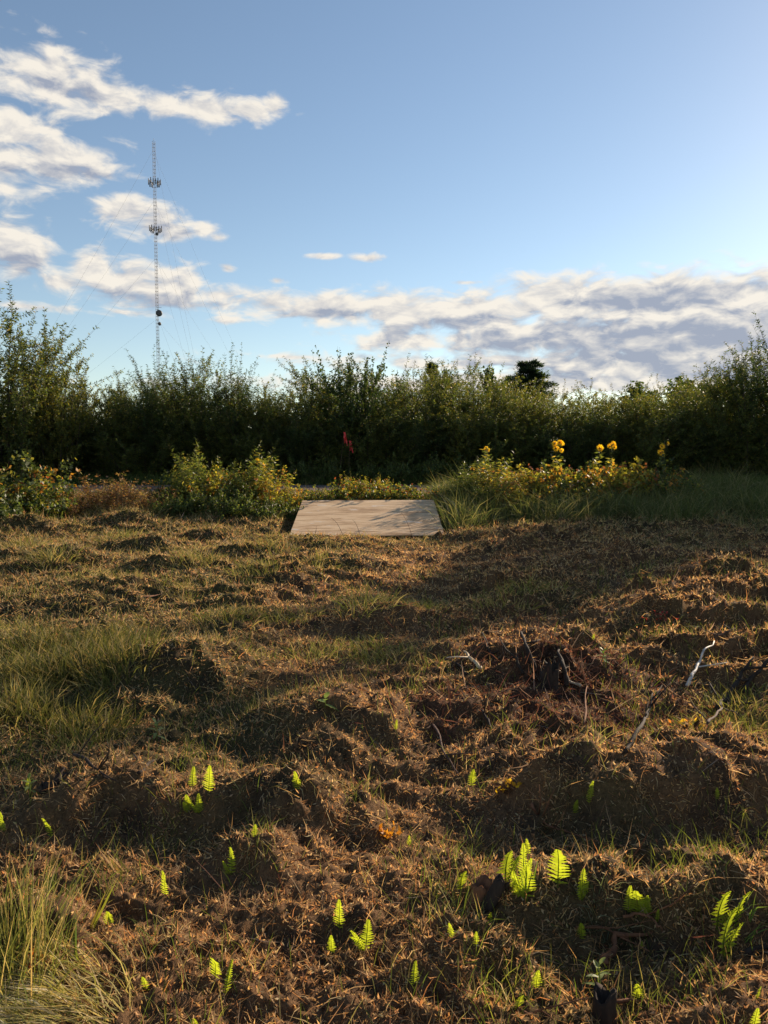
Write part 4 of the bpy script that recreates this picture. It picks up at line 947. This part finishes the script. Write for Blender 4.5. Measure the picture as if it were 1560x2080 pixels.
def branch(pxs, rad, label, matn='dark_wood', lift=.02, kind='fallen_branch', cat='branch', twigs=0, end_up=0.0, seed=0):
    pts = [np.array(hit(a, b)) for a, b in pxs]
    for i, p in enumerate(pts): p[2] += lift + .55 * end_up * i / (len(pts) - 1)
    pts = np.array(pts); o0 = pts[0].copy()
    s = np.linspace(0, len(pts) - 1, (len(pts) - 1) * 5 + 1); r = np.random.default_rng(seed + int(pxs[0][0]))
    P = np.stack([np.interp(s, np.arange(len(pts)), pts[:, k]) for k in range(3)], 1) - o0
    P[1:-1] += r.normal(0, rad * .7, (len(s) - 2, 3)) + .005 * r.normal(0, 1, (len(s) - 2, 3)); P = P.copy()
    for _ in range(1): P[1:-1] = (P[:-2] + 2 * P[1:-1] + P[2:]) / 4
    mb = MB(); add_tube(mb, P, np.linspace(rad * .85, rad * .35, len(P)) * r.uniform(.75, 1.25, len(P)), 8)
    for k in range(twigs + 1):
        i = r.integers(1, len(P) - 1); d = unit(P[i] - P[i - 1] + r.normal(0, .8, 3) * np.linalg.norm(P[i] - P[i - 1])); d[2] = abs(d[2]); L = r.uniform(.08, .25)
        add_tube(mb, [P[i], P[i] + d * L * .5 + r.normal(0, .01, 3), P[i] + d * L], [rad * .45, rad * .35, rad * .2], 5)
    o = obj(kind, mb.mesh(kind, True, False), M[matn], loc=o0); return tag(o, label, cat)
stump(1112, 1398, .055, .21, 'old dark stump with jagged upright prongs on a shaded mound', seed=3, jag=.62, lean=(.10, 0), flare=1.7)
branch([(1150, 1400), (1142, 1365), (1135, 1345)], .020, 'dark forked prong sticking up beside the jagged old stump', lift=.02, end_up=.12)
branch([(1085, 1372), (1070, 1335), (1058, 1308)], .022, 'thick dark broken stick standing up on the mound behind the old stump', end_up=.12)
branch([(1062, 1375), (1050, 1350)], .016, 'short dark peg near the thick broken stick on the stump mound', end_up=.08)
branch([(1005, 1345), (990, 1318), (980, 1298)], .014, 'thin dark stick leaning on the slope above the pale split stick', end_up=.05)
branch([(978, 1362), (960, 1347), (941, 1333)], .016, 'pale split stick lying on the slope before the old stump', 'pale_wood', end_up=.03)
branch([(950, 1375), (930, 1356), (908, 1348)], .010, 'thin grey stick parallel to the pale split stick', 'dark_wood', end_up=.02)
branch([(1395, 1402), (1409, 1386), (1417, 1364), (1431, 1345), (1450, 1326)], .013, 'white birch branch curving up out of the litter', 'birch', lift=.03, end_up=.10)
branch([(1450, 1330), (1470, 1318), (1490, 1310)], .008, 'thin dark twig carrying on from the white birch branch', 'twig', lift=.12, twigs=3)
branch([(1456, 1448), (1478, 1425), (1500, 1395), (1530, 1357)], .021, 'thick dark fallen branch near the white birch branch', lift=.03, end_up=.08, twigs=2)
branch([(1508, 1415), (1530, 1390), (1562, 1362), (1590, 1345)], .019, 'dark fallen branch parallel to the thick dark one', lift=.03, end_up=.08)
branch([(1270, 1535), (1300, 1492), (1315, 1465), (1325, 1432)], .013, 'dark bent branch rising over the red twig litter', lift=.02, end_up=.10, twigs=3)
branch([(1436, 1495), (1455, 1472), (1465, 1456), (1500, 1475)], .008, 'thin dark twig bent like a hook by the orange leaves', 'twig', lift=.06)
branch([(1180, 1400), (1150, 1385), (1138, 1372)], .010, 'pale reddish stick lying at the foot of the old stump', 'pale_wood', lift=.02)
branch([(1185, 1480), (1190, 1420), (1188, 1395)], .007, 'upright thin reddish twig in the litter by the old stump', 'red_wood', end_up=.12, twigs=4)
branch([(980, 1450), (1000, 1485), (1030, 1520)], .010, 'thin grey fallen stick pointing down the mossy slope', 'dark_wood', lift=.02)
branch([(880, 1480), (905, 1540), (935, 1585)], .008, 'long thin dark twig lying over brown moss by a small fern', 'twig', lift=.02)
branch([(1080, 1645), (1110, 1690), (1150, 1700)], .007, 'reddish root twig sagging over the dark hollow edge', 'red_wood', lift=.03, twigs=4)
branch([(82, 1612), (115, 1588), (152, 1565)], .030, 'thick dark fallen log half sunk in the litter', lift=.005)
branch([(150, 1545), (185, 1562), (220, 1595)], .010, 'curved dark branch lying across the end of the thick fallen log', lift=.03, twigs=3)
branch([(282, 1578), (318, 1550)], .012, 'short black stick pointing out of the moss by the curved branch', lift=.02)
branch([(1490, 1945), (1520, 1943), (1548, 1940)], .024, 'short brown log piece lying beside the large drooping fern', 'dark_wood', lift=.0, kind='log_piece', cat='log')
branch([(1228, 1960), (1250, 1930), (1268, 1908)], .018, 'reddish brown split wood shard leaning on the dark slope', 'red_wood', lift=.0, end_up=.04)
branch([(1240, 2045), (1300, 2040), (1345, 2052), (1372, 2062)], .008, 'long reddish root running away from the dark broken stump', 'red_wood', lift=.015)
branch([(1265, 1885), (1300, 1878), (1330, 1900), (1345, 1915)], .008, 'arched bare root bending over the moss below the fern row', 'red_wood', lift=.04)
branch([(1170, 1895), (1240, 1900), (1320, 1945)], .005, 'long thin bare twig lying under the fern row', 'red_wood', lift=.02)
branch([(1050, 2055), (1080, 2065), (1120, 2075)], .006, 'reddish root at the foot of a small fern pair', 'red_wood', lift=.01)
stump(1226, 2078, .030, .115, 'dark broken stump with pale splintered top beside the seedling', seed=8, jag=.25, flare=1.3)
stump(968, 1840, .034, .115, 'reddish half of the split broken stump', 'red_wood', seed=9, jag=.3, flare=1.2, lean=(.25, 0), squash=.6)
stump(992, 1842, .026, .125, 'black leaning half of the split broken stump', 'dark_wood', seed=12, jag=.35, flare=1.1, lean=(.5, 0), squash=.6)
for i, (px, py, ex, ey, lab) in enumerate([(700, 1088, 672, 1062, 'thin bare twig arching over the lower edge of the plywood'), (840, 1090, 815, 1055, 'longest bare twig crossing the plywood near its right end'), (735, 1092, 716, 1070, 'short bare twig beside the arching twig before the plywood')]):
    a = hit(px, py + 8); s = np.linspace(0, 1, 6)[:, None]
    H = .30 + .12 * (i == 1); end = np.array([(ex - px) / F * 11.8, .25, H]); P = end * s + np.array([0, 0, .06]) * np.sin(s * 3.14)
    mb = MB(); add_tube(mb, P, np.linspace(.004, .0018, 6), 4); o = obj('bare_twig', mb.mesh('bare_twig', cols=False), M['twig'], loc=a); tag(o, lab, 'twig')

# autumn coloured leaf sprigs
for px, py, pal, lab in [(1030, 1610, [((.62, .36, .03), 2), ((.5, .2, .03), 1)], 'golden orange leaf sprig over the dark twig litter'),
                         (1410, 1485, [((.60, .38, .04), 2), ((.55, .2, .05), 1)], 'yellow and orange leaf sprig among straw by the hooked twig'),
                         (790, 1705, [((.50, .22, .03), 1)], 'tiny orange leaf sprig at the shaded hollow'),
                         (1350, 1262, [((.45, .05, .05), 1)], 'upright crimson leaf sprig on the torn ridges'),
                         (75, 1975, [((.42, .11, .03), 1)], 'rust-red leaf sprig under the golden tussock')]:
    p = hit(px, py); r = np.random.default_rng(px); n = 26
    P = r.normal(0, .05 * p.y / 4, (n, 3)) * [1, .6, .5]; P[:, 2] = np.abs(P[:, 2]) + .02; Dv = unit(r.normal(size=(n, 3)))
    v, f, c = leaf_quads(P, Dv, r.uniform(.02, .045, n), r.uniform(.012, .024, n), palette(pal, n, r), r)
    mb = MB(); mb.add(v, f, c)
    for k in range(n):
        tv, tq = tube([(0, 0, -.01), P[k] * .6, P[k] + Dv[k] * .004], [.0015, .0012, .001], 3); mb.add(tv, tq, (.2, .1, .05))
    o = obj('leaf_sprig', mb.mesh('leaf_sprig'), M['herb'], loc=p); tag(o, lab, 'leaves')
